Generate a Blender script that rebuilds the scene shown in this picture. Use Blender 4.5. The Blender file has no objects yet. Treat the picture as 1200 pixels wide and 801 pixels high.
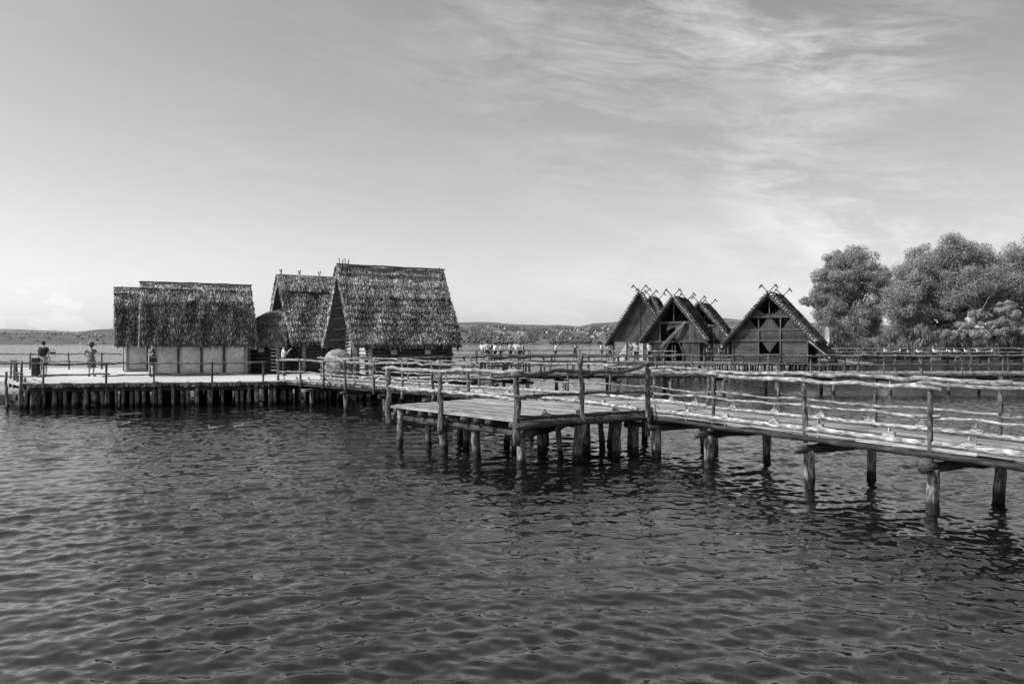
import bpy, math, random
import numpy as np
from mathutils import Vector, Matrix, noise as mnoise
random.seed(7); rng = np.random.default_rng(11)
R = math.radians
F = 933.3; HC = 2.72; HZ = 402.5; DZ = 1.06
scn = bpy.context.scene
col = scn.collection
U = random.uniform

def gp(px, D, z=0.0): return Vector(((px-600)/F*D, D, z))      # a point of the place from its bearing, distance and height
def zp(y, D): return HC - (y-HZ)*D/F

# ---------------------------------------------------------------- materials
def newmat(name):
    m = bpy.data.materials.new(name); m.use_nodes = True
    nt = m.node_tree; nt.nodes.clear()
    out = nt.nodes.new('ShaderNodeOutputMaterial'); b = nt.nodes.new('ShaderNodeBsdfPrincipled')
    nt.links.new(b.outputs[0], out.inputs[0])
    return m, nt, b
def nd(nt, t, **k):
    n = nt.nodes.new(t)
    for a, v in k.items(): setattr(n, a, v)
    return n
def math_(nt, op, a, b=None, clamp=False):
    n = nt.nodes.new('ShaderNodeMath'); n.operation = op; n.use_clamp = clamp
    for i, v in enumerate((a, b)):
        if v is None: continue
        if isinstance(v, (int, float)): n.inputs[i].default_value = v
        else: nt.links.new(v, n.inputs[i])
    return n.outputs[0]
def ramp(nt, fac, stops):
    n = nt.nodes.new('ShaderNodeValToRGB'); nt.links.new(fac, n.inputs[0])
    e = n.color_ramp.elements
    while len(e) < len(stops): e.new(0.5)
    for i, (p, v) in enumerate(stops): e[i].position = p; e[i].color = (v, v, v, 1)
    return n.outputs[0]
def noise(nt, vec, scale, detail=4, rough=.6, sc=(1,1,1)):
    mp = nt.nodes.new('ShaderNodeMapping'); mp.inputs['Scale'].default_value = sc
    nt.links.new(vec, mp.inputs[0])
    n = nt.nodes.new('ShaderNodeTexNoise'); n.inputs['Scale'].default_value = scale
    n.inputs['Detail'].default_value = detail; n.inputs['Roughness'].default_value = rough
    nt.links.new(mp.outputs[0], n.inputs[0]); return n.outputs[0]

def surf(name, stops, grain=(1,1,1), gscale=6, blot=1.2, rough=.85, bump=.4, bdist=.02, wet=False, coord='UV', contrast=.5, spec=.25, transl=0, usetone=True):
    """general weathered surface: grain noise through a grey ramp, blotches, per-piece tone, optional wet foot at the waterline"""
    m, nt, b = newmat(name)
    tc = nd(nt, 'ShaderNodeTexCoord'); vec = tc.outputs[coord]
    g = noise(nt, vec, gscale, 6, .65, grain)
    c = ramp(nt, g, stops)
    bl = noise(nt, tc.outputs['Object'], blot, 3, .6)
    blr = ramp(nt, bl, [(.3, 1-contrast), (.7, 1.0)])
    at = nd(nt, 'ShaderNodeAttribute', attribute_name='tone')
    v = math_(nt, 'MULTIPLY', c, blr); v = math_(nt, 'MULTIPLY', v, at.outputs['Fac']) if usetone else v
    if wet:
        geo = nd(nt, 'ShaderNodeNewGeometry'); sp = nd(nt, 'ShaderNodeSeparateXYZ'); nt.links.new(geo.outputs['Position'], sp.inputs[0])
        n2 = noise(nt, geo.outputs['Position'], 9, 3)
        zz = math_(nt, 'ADD', sp.outputs['Z'], math_(nt, 'MULTIPLY', n2, -.14))
        w = ramp(nt, zz, [(.07, .16), (.17, 1.0)])
        v = math_(nt, 'MULTIPLY', v, w)
    cmb = nd(nt, 'ShaderNodeCombineColor')
    for i in range(3): nt.links.new(v, cmb.inputs[i])
    nt.links.new(cmb.outputs[0], b.inputs['Base Color'])
    b.inputs['Roughness'].default_value = rough
    b.inputs['Specular IOR Level'].default_value = spec
    if bump:
        bp = nd(nt, 'ShaderNodeBump'); bp.inputs['Strength'].default_value = bump; bp.inputs['Distance'].default_value = bdist
        nt.links.new(g, bp.inputs['Height']); nt.links.new(bp.outputs[0], b.inputs['Normal'])
    if transl:
        out = [n for n in nt.nodes if n.type == 'OUTPUT_MATERIAL'][0]
        tr = nd(nt, 'ShaderNodeBsdfTranslucent'); nt.links.new(cmb.outputs[0], tr.inputs[0])
        mx = nd(nt, 'ShaderNodeMixShader'); mx.inputs[0].default_value = transl
        nt.links.new(b.outputs[0], mx.inputs[1]); nt.links.new(tr.outputs[0], mx.inputs[2]); nt.links.new(mx.outputs[0], out.inputs[0])
    return m

M = {}
M['rail'] = surf('weathered_rail', [(.36,.045),(.5,.27),(.64,.6)], (9,1.8,1), 2.8, 2.2, bump=.9, bdist=.012, contrast=.5)
M['post'] = surf('bark_post', [(.36,.02),(.52,.15),(.68,.45)], (8,2.4,1), 2.6, 1.8, bump=1, bdist=.015, wet=True, contrast=.5)
M['pile'] = surf('pile_wood', [(.36,.03),(.52,.20),(.68,.5)], (7,1.5,1), 2.8, 2.0, bump=1, bdist=.02, wet=True, contrast=.5)
M['beam'] = surf('shaded_beam_wood', [(.34,.012),(.52,.05),(.68,.15)], (9,1,1), 2.4, 1.2, bump=1, bdist=.02, contrast=.6)  # ramp darkened: the shade beneath curb and deck is put into the colour
M['plank'] = surf('plank_wood', [(.34,.07),(.5,.32),(.66,.6)], (16,.8,1), 2.0, .9, bump=1, bdist=.012, contrast=.45)
M['darkwood'] = surf('dark_house_wood', [(.3,.012),(.55,.05),(.75,.13)], (10,1,1), 2.4, .8, bump=1, bdist=.02, contrast=.5)
M['board'] = surf('board_wood', [(.3,.03),(.55,.10),(.75,.21)], (12,1,1), 2.0, .7, bump=.8, bdist=.015, contrast=.6)
M['logshade'] = surf('shaded_log_wood', [(.3,.02),(.5,.07),(.75,.17)], (6,1,1), 2.2, .9, bump=1, bdist=.02, contrast=.5)  # dark copy of the log wood, with the shade under the eaves coloured in
M['loglit'] = surf('sunlit_log_wood', [(.3,.16),(.5,.4),(.75,.62)], (6,1,1), 2.2, .9, bump=1, bdist=.02, contrast=.4)  # bright copy of the log wood, with sunlight on the left gable coloured in
M['plaster'] = surf('clay_plaster', [(.3,.48),(.6,.74)], (1,1,1), 5, 1.6, bump=.8, bdist=.04, coord='Object', contrast=.4)
M['clay'] = surf('oven_clay', [(.36,.10),(.5,.28),(.64,.5)], (1,1,1), 9, 2.2, bump=1, bdist=.04, coord='Object', contrast=.5)
M['thatch'] = surf('thatch_reed', [(.34,.06),(.5,.36),(.66,.8)], (1.8,.45,.45), 9, 2.6, bump=.3, coord='Object', contrast=.6, spec=.1)
M['thatch_base'] = surf('thatch_core', [(.3,.03),(.6,.10)], (1,1,1), 14, 1, bump=.6, coord='Object', spec=.1)
M['thatch_dark'] = surf('dark_thatch', [(.3,.03),(.5,.11),(.7,.28)], (.5,1.6,.5), 9, .8, bump=.3, coord='Object', contrast=.5, spec=.1)  # darker reed for the right-hand roofs
M['sand'] = surf('gravel_surface', [(.3,.36),(.5,.52),(.7,.68)], (1,1,1), 22, .35, bump=.6, bdist=.02, coord='Object', contrast=.35)
M['black'] = surf('interior_shade', [(.3,.008),(.6,.02)], (1,1,1), 4, 1, bump=0, coord='Object')
M['white'] = surf('white_cloth', [(.3,.72),(.6,.82)], (1,1,1), 5, 1, bump=0, coord='Object', contrast=.1, usetone=False)
M['grey'] = surf('grey_cloth', [(.3,.25),(.6,.34)], (1,1,1), 8, 2, bump=0, coord='Object', contrast=.2, usetone=False)
M['darkc'] = surf('dark_cloth', [(.3,.018),(.6,.04)], (1,1,1), 8, 2, bump=0, coord='Object', contrast=.2, usetone=False)
M['print'] = surf('patterned_cloth', [(.44,.015),(.52,.06),(.6,.35)], (1,1,1), 26, 2, bump=0, coord='Object', contrast=.2, usetone=False)
M['skin'] = surf('skin_tone', [(.3,.30),(.6,.36)], (1,1,1), 8, 2, bump=0, coord='Object', contrast=.1, rough=.6, usetone=False)
M['hair'] = surf('dark_hair', [(.3,.012),(.6,.03)], (1,1,1), 20, 2, bump=.3, coord='Object', usetone=False)
M['leaf'] = surf('tree_leaves', [(.3,.24),(.6,.40)], (1,1,1), .8, .25, bump=0, coord='Object', contrast=.35, rough=.6, spec=.35, transl=.3)
M['leaf_pale'] = surf('willow_leaves', [(.3,.30),(.6,.46)], (1,1,1), .8, .25, bump=0, coord='Object', contrast=.35, rough=.6, spec=.35, transl=.3)
M['reed'] = surf('reed_leaves', [(.3,.16),(.6,.30)], (1,1,1), .5, .15, bump=0, coord='Object', contrast=.5, rough=.7, spec=.2, transl=.3)
M['bark'] = surf('tree_bark', [(.3,.12),(.6,.3)], (8,1,1), 3, 1, bump=.6)
M['ground'] = surf('shore_soil', [(.3,.06),(.6,.14)], (1,1,1), .6, .1, bump=.3, coord='Object')
M['farhouse'] = surf('distant_wall', [(.3,.30),(.6,.40)], (1,1,1), 1, .1, bump=0, coord='Object', contrast=.1)
M['farroof'] = surf('distant_roof', [(.3,.26),(.6,.36)], (1,1,1), 1, .1, bump=0, coord='Object', contrast=.1)
M['farwood'] = surf('distant_wood', [(.3,.075),(.6,.115)], (1,1,1), .02, .004, bump=0, coord='Object', contrast=.35)

# ---------------------------------------------------------------- mesh builder
class MB:
    def __init__(s): s.v = []; s.f = []; s.uv = []; s.t = []
    def add(s, vs, fs, uvs=None, tone=1.0):
        o = len(s.v); s.v += [tuple(v) for v in vs]; s.t += [tone]*len(vs)
        for i, f in enumerate(fs):
            s.f.append(tuple(o+k for k in f))
            s.uv += uvs[i] if uvs else [(0, 0)]*len(f)
    def box(s, a, b, w, h, up=Vector((0,0,1)), tone=None, jit=0):
        """bar from a to b, w wide and h high"""
        a = Vector(a); b = Vector(b); d = b-a; L = d.length; d.normalize()
        side = d.cross(up)
        if side.length < 1e-4: side = d.cross(Vector((0,1,0)))
        side.normalize(); u = side.cross(d).normalized()
        vs = []
        for p in (a, b):
            for sx, sz in ((-1,-1),(1,-1),(1,1),(-1,1)):
                vs.append(p+side*sx*w/2+u*sz*h/2+Vector((U(-jit,jit),U(-jit,jit),U(-jit,jit))))
        fs = [(0,1,2,3),(7,6,5,4),(0,4,5,1),(1,5,6,2),(2,6,7,3),(3,7,4,0)]
        o = U(0,50); q = U(0,50); per = [w,h,w,h]; acc = [0,w,w+h,2*w+h]
        uvs = [[(o,q),(o+w,q),(o+w,q+h),(o,q+h)]]*2
        for k in range(4):
            x0 = o+acc[k]; x1 = x0+per[k]
            uvs.append([(x0,q),(x0,q+L),(x1,q+L),(x1,q)])
        s.add(vs, fs, uvs, tone if tone is not None else U(.7,1.2))
        return s
    def log(s, pts, r0, r1=None, seg=8, wob=.02, tone=None, step=.22, knob=.12):
        """a crooked round pole through the points"""
        if r1 is None: r1 = r0*.85
        pts = [Vector(p) for p in pts]
        P = [pts[0]]
        for a, b in zip(pts[:-1], pts[1:]):
            n = max(1, int((b-a).length/step))
            for k in range(1, n+1): P.append(a.lerp(b, k/n))
        n = len(P); ph = [U(0,6.3) for _ in range(6)]
        kn = [(random.gauss(0,1), random.gauss(0,1)) for _ in range(int(n*step/.38)+4)]; kf = [(random.gauss(0,.25), random.gauss(0,.25)) for _ in range(n+2)]
        tot = sum((P[i+1]-P[i]).length for i in range(n-1)) or 1
        o = U(0,50); q = U(0,50); L = 0; rings = []
        T0 = (pts[-1]-pts[0]).normalized()
        ref = Vector((0,0,1)) if abs(T0.z) < .8 else Vector((0,1,0))
        for i in range(n):
            d = (P[min(i+1,n-1)]-P[max(i-1,0)]).normalized()
            sd = d.cross(ref).normalized(); up = sd.cross(d)
            if i: L += (P[i]-P[i-1]).length
            t = L/tot; e = 1
            q_ = L/.42; i_ = min(int(q_), len(kn)-2); f_ = q_-i_; f_ = min(1, f_*f_*(3-2*f_)*.6+f_*.4)
            w1 = wob*(.75*(kn[i_][0]*(1-f_)+kn[i_+1][0]*f_)+kf[i][0]); w2 = wob*(.75*(kn[i_][1]*(1-f_)+kn[i_+1][1]*f_)+kf[i][1])
            c = P[i]+up*w1+sd*w2
            r = (r0+(r1-r0)*t)*(1+knob*math.sin(L*6+ph[4])*math.sin(L*2.7+ph[5])+U(-.04,.04))
            rings.append((c, sd, up, r, L))
        vs = []
        for c, sd, up, r, L in rings:
            for k in range(seg):
                a = 2*math.pi*k/seg; rr = r*(1+.09*math.sin(2*a+ph[1])+.05*math.sin(3*a+ph[2]))
                vs.append(c+sd*math.cos(a)*rr+up*math.sin(a)*rr)
        fs = []; uvs = []; circ = 2*math.pi*r0
        for i in range(n-1):
            for k in range(seg):
                k2 = (k+1) % seg
                fs.append((i*seg+k, i*seg+k2, (i+1)*seg+k2, (i+1)*seg+k))
                u0 = o+k/seg*circ; u1 = o+(k+1)/seg*circ; v0 = q+rings[i][4]; v1 = q+rings[i+1][4]
                uvs.append([(u0,v0),(u1,v0),(u1,v1),(u0,v1)])
        for cap in (0, n-1):
            idx = [cap*seg+k for k in range(seg)]
            if cap == 0: idx = idx[::-1]
            fs.append(tuple(idx)); uvs.append([(o+.5*r0*math.cos(k), q+.5*r0*math.sin(k)) for k in range(seg)])
        s.add(vs, fs, uvs, tone if tone is not None else U(.7,1.2))
        return s
    def lathe(s, prof, seg=16, c=(0,0,0), tone=1, jit=0, sx=1, sy=1, a0=0, a1=2*math.pi):
        vs = []; full = abs(a1-a0-2*math.pi) < 1e-3; m = seg if full else seg+1
        for r, z in prof:
            for k in range(m):
                a = a0+(a1-a0)*k/seg; rr = r*(1+U(-jit,jit))
                vs.append((c[0]+rr*math.cos(a)*sx, c[1]+rr*math.sin(a)*sy, c[2]+z))
        fs = []
        for i in range(len(prof)-1):
            for k in range(seg):
                k2 = (k+1) % m
                fs.append((i*m+k, i*m+k2, (i+1)*m+k2, (i+1)*m+k))
        s.add(vs, fs, None, tone); return s
    def ball(s, c, rx, ry, rz, tone=1, seg=10, rings=7):
        prof = [(math.sin(math.pi*i/rings), -math.cos(math.pi*i/rings)) for i in range(rings+1)]
        vs = []; fs = []
        for r, z in prof:
            for k in range(seg):
                a = 2*math.pi*k/seg; vs.append((c[0]+rx*r*math.cos(a), c[1]+ry*r*math.sin(a), c[2]+rz*z))
        for i in range(rings):
            for k in range(seg):
                fs.append((i*seg+k, i*seg+(k+1)%seg, (i+1)*seg+(k+1)%seg, (i+1)*seg+k))
        s.add(vs, fs, None, tone); return s
    def prism(s, poly, fn, t, tone=None, along=None):
        """convex polygon (2-D) mapped to 3-D by fn(x, y, depth), extruded by t"""
        n = len(poly); o = U(0,50); q = U(0,50); ca, sa = (math.cos(along), math.sin(along)) if along is not None else (1, 0)
        uvp = [(o+(-p[0]*sa+p[1]*ca), q+(p[0]*ca+p[1]*sa)) for p in poly]
        vs = [fn(p[0], p[1], 0) for p in poly]+[fn(p[0], p[1], t) for p in poly]
        fs = [tuple(range(n)), tuple(range(2*n-1, n-1, -1))]; uvs = [list(uvp), list(uvp[::-1])]
        for k in range(n):
            k2 = (k+1) % n; fs.append((k, k+n, k2+n, k2)); uvs.append([uvp[k], (uvp[k][0]+t, uvp[k][1]), (uvp[k2][0]+t, uvp[k2][1]), uvp[k2]])
        s.add(vs, fs, uvs, tone if tone is not None else U(.65,1.2)); return s
    def build(s, name, mat, parent=None, smooth=False):
        me = bpy.data.meshes.new(name); me.from_pydata(s.v, [], s.f)
        uvl = me.uv_layers.new(name='UVMap'); flat = np.array(s.uv, dtype=np.float32).ravel()
        if len(flat) == len(uvl.data)*2: uvl.data.foreach_set('uv', flat)
        at = me.attributes.new('tone', 'FLOAT', 'POINT'); at.data.foreach_set('value', np.array(s.t, dtype=np.float32))
        me.materials.append(mat)
        if smooth: me.polygons.foreach_set('use_smooth', [True]*len(me.polygons))
        o = bpy.data.objects.new(name, me); col.objects.link(o)
        if parent: o.parent = parent
        return o

def tag(o, label=None, cat=None, group=None, kind=None):
    if label: o['label'] = label
    if cat: o['category'] = cat
    if group: o['group'] = group
    if kind: o['kind'] = kind
    return o
def thing(name, label, cat, loc=(0,0,0), rz=0, group=None):
    o = bpy.data.objects.new(name, None); col.objects.link(o); o.empty_display_size = .3
    o.location = loc; o.rotation_euler = (0, 0, rz); return tag(o, label, cat, group)
def copy_tree(o, parent=None):
    c = o.copy(); col.objects.link(c); c.parent = parent
    for ch in [k for k in list(o.children)]: copy_tree(ch, c)
    return c
def npmesh(name, verts, faces4, tone, mat, parent=None, smooth=False):
    me = bpy.data.meshes.new(name); nv = len(verts); nf = len(faces4); k = faces4.shape[1]
    me.vertices.add(nv); me.vertices.foreach_set('co', verts.astype(np.float32).ravel())
    me.loops.add(nf*k); me.loops.foreach_set('vertex_index', faces4.astype(np.int32).ravel())
    me.polygons.add(nf); me.polygons.foreach_set('loop_start', np.arange(0, nf*k, k, dtype=np.int32))
    me.update(calc_edges=True)
    at = me.attributes.new('tone', 'FLOAT', 'POINT'); at.data.foreach_set('value', np.broadcast_to(tone, (nv,)).astype(np.float32))
    if smooth: me.polygons.foreach_set('use_smooth', [True]*nf)
    me.materials.append(mat); o = bpy.data.objects.new(name, me); col.objects.link(o)
    if parent: o.parent = parent
    return o
def clip(poly, nx, ny, d):
    """keep the side nx*x+ny*y <= d"""
    out = []
    for i in range(len(poly)):
        a = poly[i]; b = poly[(i+1) % len(poly)]
        da = nx*a[0]+ny*a[1]-d; db = nx*b[0]+ny*b[1]-d
        if da <= 0: out.append(a)
        if (da < 0 < db) or (db < 0 < da):
            t = da/(da-db); out.append((a[0]+(b[0]-a[0])*t, a[1]+(b[1]-a[1])*t))
    return out
def planks(mb, poly, ang, w, fn, t, gap=.012, tones=(.6,1.25), vary=.0):
    """fill a convex polygon with boards running at angle ang"""
    ca, sa = math.cos(ang), math.sin(ang); nx, ny = -sa, ca
    ds = [nx*p[0]+ny*p[1] for p in poly]; d = min(ds)
    while d < max(ds):
        ww = w*U(.8,1.2)
        q = clip(clip(poly, -nx, -ny, -(d+gap/2)), nx, ny, d+ww-gap/2)
        if len(q) > 2:
            z0 = U(-vary, vary)
            mb.prism(q, lambda x, y, e, z0=z0: fn(x, y, e+z0), t, U(*tones), ang)
        d += ww

# ---------------------------------------------------------------- walkways
def lerp2(pts, s):
    for a, b in zip(pts[:-1], pts[1:]):
        L = (Vector(b)-Vector(a)).length
        if s <= L: d = (Vector(b)-Vector(a))/L; return Vector(a)+d*s, d
        s -= L
    d = (Vector(pts[-1])-Vector(pts[-2])).normalized(); return Vector(pts[-1])+d*s, d
def plen(pts): return sum((Vector(b)-Vector(a)).length for a, b in zip(pts[:-1], pts[1:]))
def V3(p, z): return Vector((p[0], p[1], z))

def pile(root, x, y, top, r=.12, lean=.05, foot=-1.2, seg=10):
    o = root.location; r *= .68
    a = Vector((x+U(-lean,lean), y+U(-lean,lean), foot)); b = Vector((x, y, top))
    MB().log([a-o, b-o], r*1.05, r, seg=seg, wob=.012).build('pile', M['pile'], root, True)
def post(root, x, y, z0, z1, r=.05, lean=.05, seg=8, wob=.015):
    o = root.location
    MB().log([Vector((x+U(-lean,lean)*.4, y, z0))-o, Vector((x+U(-lean,lean), y+U(-lean,lean)*.5, z1))-o], r*1.1, r*.85, seg=seg, wob=wob, knob=.18).build('railing_post', M['post'], root, True)
def rail(root, pts, r=.045, name='handrail', wob=.03, mat='rail', seg=8, tone=None, step=.22):
    o = root.location
    MB().log([Vector(p)-o for p in pts], r*1.1, r*.8, seg=seg, wob=wob, tone=tone, knob=.2, step=step).build(name, M[mat], root, True)
def fence(root, pts, z, h=.98, mids=(.45,), spacing=2.2, r=.045, pr=.05, drop=.3, wob=.03, mat='rail', seg=8, off=0):
    """railing along a polyline of (x, y): posts, hand rails and middle rails, each pole its own part"""
    L = plen(pts); n = max(1, round(L/spacing)); S = []
    for i in range(n+1):
        s = min(max(L*i/n+(U(-.15,.15) if 0 < i < n else 0), 0), L); p, d = lerp2(pts, s); S.append((p, d))
        post(root, p.x, p.y, z-drop*U(.5,1.3), z+h+U(.02,.12), pr*U(.85,1.15), seg=seg)
    i = 0
    while i < n:
        k = min(n, i+random.choice((1,2,2))); a, da = S[i]; b, db = S[k]
        P = [V3(p, z+h+U(-.03,.05)) for p, _ in S[i:k+1]]
        e = .22; P[0] -= V3(da*e, 0); P[-1] += V3(db*e, 0)
        n_ = Vector((-da.y, da.x, 0))*(.05 if i % 2 else -.02)
        rail(root, [p+n_ for p in P], r*U(.85,1.2), wob=wob, mat=mat, seg=seg); i = k
    for mh in mids:
        i = 0
        while i < n:
            k = min(n, i+random.choice((1,2))); a, da = S[i]; b, db = S[k]
            P = [V3(p, z+mh+U(-.05,.05)) for p, _ in S[i:k+1]]; P[0] -= V3(da*.15, 0); P[-1] += V3(db*.15, 0)
            rail(root, P, r*U(.65,.85), 'middle_rail', wob=wob, mat=mat, seg=seg); i = k
def pegs(root, pts, z, spacing=1.25, side=1, skip=.1):
    L = plen(pts); s = .5; o = root.location
    while s < L-.2:
        p, d = lerp2(pts, s); n = Vector((-d.y, d.x))
        mb = MB(); a = V3(p-d*.12, z+.02)-o; b = V3(p+d*.12, z+.02)-o
        mb.box(a, b, .06, .05, tone=1.3, jit=.01); mb.box(a+V3(d*.03,.045), b-V3(d*.06,-.045), .05, .045, tone=1.2, jit=.01)
        mb.build('wedge', M['rail'], root)
        MB().box(V3(p+n*.0, z-.25)-o, V3(p+n*.0, z+.15)-o, .04, .035, tone=1.2, jit=.006).build('peg', M['rail'], root)
        s += spacing*U(.8,1.2)
def walkway(name, label, pts, width, z=DZ, style='cross', pilestep=3.0, pr=.12, fences=(1,1), fh=.98, mids=(.45,), curb=True, peg=False, fsp=2.2, rr=.045, seg=8, det=True, pilez=None, fstart=(0,0), mat='rail', wob=.03, stations=None):
    c0 = pts[0]; root = thing(name, label, 'footbridge', (c0[0], c0[1], 0)); o = root.location
    L = plen(pts); mb = MB(); t = .05
    if style == 'cross':
        s = 0
        while s < L:
            w = U(.11,.19) if det else U(.2,.3); p, d = lerp2(pts, s); n = Vector((-d.y, d.x)); e = U(-.04,.05)
            mb.box(V3(p-n*(width/2+e), z-t/2)-o, V3(p+n*(width/2+U(-.04,.05)), z-t/2+U(-.008,.012))-o, w-.012, t, tone=U(.55,1.25), jit=.004); s += w
    else:
        for a, b in zip(pts[:-1], pts[1:]):
            A = Vector(a); B = Vector(b); d = (B-A).normalized(); n = Vector((-d.y, d.x)); LL = (B-A).length; nn = int(width/.15)
            for k in range(nn):
                s = -U(0,1.5); off = (k+.5)/nn*width-width/2
                while s < LL:
                    l = U(2.2,4.2); s0 = max(s,0); s1 = min(s+l, LL)
                    if s1-s0 > .1: mb.box(V3(A+d*s0+n*off, z-t/2+U(-.01,.012))-o, V3(A+d*(s1-.01)+n*off, z-t/2+U(-.01,.012))-o, width/nn-.012, t, tone=U(.5,1.25), jit=.004)
                    s += l
    mb.build('deck', M['plank'], root)
    E = {}
    for sd in (-1, 1):
        Q = []
        for i, p in enumerate(pts):
            d0 = (Vector(pts[i])-Vector(pts[i-1])).normalized() if i else (Vector(pts[1])-Vector(pts[0])).normalized()
            d1 = (Vector(pts[i+1])-Vector(pts[i])).normalized() if i < len(pts)-1 else d0
            d = (d0+d1).normalized(); n = Vector((-d.y, d.x)); Q.append(Vector(p)+n*sd*(width/2-.04))
        E[sd] = Q
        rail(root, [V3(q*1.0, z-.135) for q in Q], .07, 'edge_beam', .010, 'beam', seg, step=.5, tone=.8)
        if curb: rail(root, [V3(q, z+.055) for q in Q], .05, 'curb_pole', .008, 'rail', seg, tone=1.3, step=.4)
        if peg: pegs(root, Q, z+.09)
    ns = max(1, round(L/pilestep)); j0 = 0
    for s in (stations or [min(max(L*i/ns+U(-.2,.2), .15), L-.15) for i in range(ns+1)]):
        p, d = lerp2(pts, s); n = Vector((-d.y, d.x))
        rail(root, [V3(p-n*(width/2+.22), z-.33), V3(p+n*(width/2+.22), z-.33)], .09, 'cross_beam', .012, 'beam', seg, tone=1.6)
        for sd in (-1, 1):
            q = p+n*sd*(width/2-.1+U(-.05,.08)); pile(root, q.x, q.y, z-.36, pr*U(.85,1.15), seg=seg+2)
    for sd, on in ((-1, fences[0]), (1, fences[1])):
        if on:
            Q = E[sd]; st = fstart[0 if sd == -1 else 1]
            if st:
                p, d = lerp2(Q, st); acc = 0; keep = [p]
                for a, b in zip(Q[:-1], Q[1:]):
                    acc += (b-a).length
                    if acc > st+.1: keep.append(b)
                Q = keep
            fence(root, Q, z, fh, mids, fsp, rr, rr*1.15, seg=seg, mat=mat, wob=wob)
    return root, E

# near footbridge: from the right edge of the frame towards the square platform
walkway('near_footbridge', 'long wooden footbridge with bright curb poles running off the right edge in the foreground',
        [(10.95, 6.9), (7.95, 12.6), (4.12, 19.75)], 1.98, style='long', pilestep=2.75, pr=.15, mids=(.44,), curb=True, peg=True, fsp=2.35, rr=.039, seg=10, fstart=(0,0), wob=.021, stations=[1.8,4.5,7.2,9.75,12.5,14.2])
walkway('middle_footbridge', 'wooden footbridge bending from the square platform back to the thatched village',
        [(4.05, 20.0), (2.75, 22.9), (.9, 25.6), (-1.4, 28.1), (-9.75, 36.7)], 2.2, style='cross', pilestep=2.7, pr=.14, mids=(.42,), peg=True, fsp=2.3, wob=.022, rr=.035, seg=8, fstart=(0, 0), fences=(1, 0))
mfb = [o for o in col.objects if o.name.startswith('middle_footbridge')][0]
fence(mfb, [Vector((-1.35, 25.0)), Vector((-5.0, 29.6)), Vector((-10.5, 35.9))], DZ, .95, (.42,), 2.1, .05, .055)

# square platform that juts towards the viewer
pf = thing('viewing_platform', 'square boarded platform jutting toward the viewer on thick piles, railed on its outer sides', 'platform', (0, 20.5, 0))
PL, PF, PR_, PB2, PB = (-3.36, 21.45), (.15, 17.2), (3.3, 19.15), (2.1, 22.4), (-.95, 24.2)
o_ = pf.location
mb = MB(); angb = math.atan2(PF[1]-PL[1], PF[0]-PL[0])
planks(mb, [PL, PF, PR_, PB2, PB], angb, .17, lambda x, y, e: Vector((x, y, DZ-.05+e))-o_, .052, .014, (.55,1.3), .006)
mb.build('deck', M['plank'], pf)
dLF = (Vector(PF)-Vector(PL)).normalized(); nLF = Vector((-dLF.y, dLF.x))
for k in range(9):                                                        # bearers whose round ends show under the left edge
    p = Vector(PL)+dLF*(.3+k*.6+U(-.12,.12))
    rail(pf, [V3(p+nLF*U(-.03,.06), DZ-.125), V3(p+nLF*(3.4-abs(k-5)*.25), DZ-.125)], U(.05,.07), 'bearer', .006, 'beam', 10, tone=1.8)
rail(pf, [V3(Vector(PL)+nLF*.25-dLF*.1, DZ-.32), V3(Vector(PF)+nLF*.25+dLF*.1, DZ-.32)], .1, 'edge_beam', .012, 'beam', 10)
dFR = (Vector(PR_)-Vector(PF)).normalized(); nFR = Vector((-dFR.y, dFR.x))
rail(pf, [V3(Vector(PF)-dFR*.1-nFR*.03, DZ-.11), V3(Vector(PR_)+dFR*.15-nFR*.03, DZ-.11)], .075, 'edge_beam', .015, 'beam', 10)
rail(pf, [V3(Vector(PF)+nFR*.03, DZ+.04), V3(Vector(PR_)+nFR*.03, DZ+.04)], .045, 'curb_pole', .012, 'beam', 10)
pegs(pf, [Vector(PF)+nFR*.03+dFR*.2, Vector(PR_)+nFR*.03], DZ+.07, 1.1)
for a, b, w in ((PF, PR_, 0), (PL, PF, 0)): pass
for (x, y, r) in ((-2.95,21.15,.13),(-1.75,19.85,.13),(-.85,18.95,.16),(.2,17.65,.17),(1.55,18.5,.17),(.75,20.0,.15),(2.55,19.05,.15),(1.9,20.3,.15),(-.1,21.5,.13),
                  (-1.5,22.6,.12),(.9,22.5,.12),(3.05,20.3,.15),(-1.2,21.0,.13),(1.1,19.2,.11),(2.3,20.9,.11),(.1,20.3,.11),(2.7,21.3,.12),(-2.2,20.9,.1)):
    pile(pf, x, y, DZ-.1, r, .16, seg=12)
for x0, y0, x1, y1 in ((.5,18.6,1.9,21.0),(.7,18.9,-1.2,21.6)):
    rail(pf, [(x0,y0,DZ-.38),(x1,y1,DZ-.38)], .1, 'cross_beam', .02, 'beam', 10)
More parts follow.
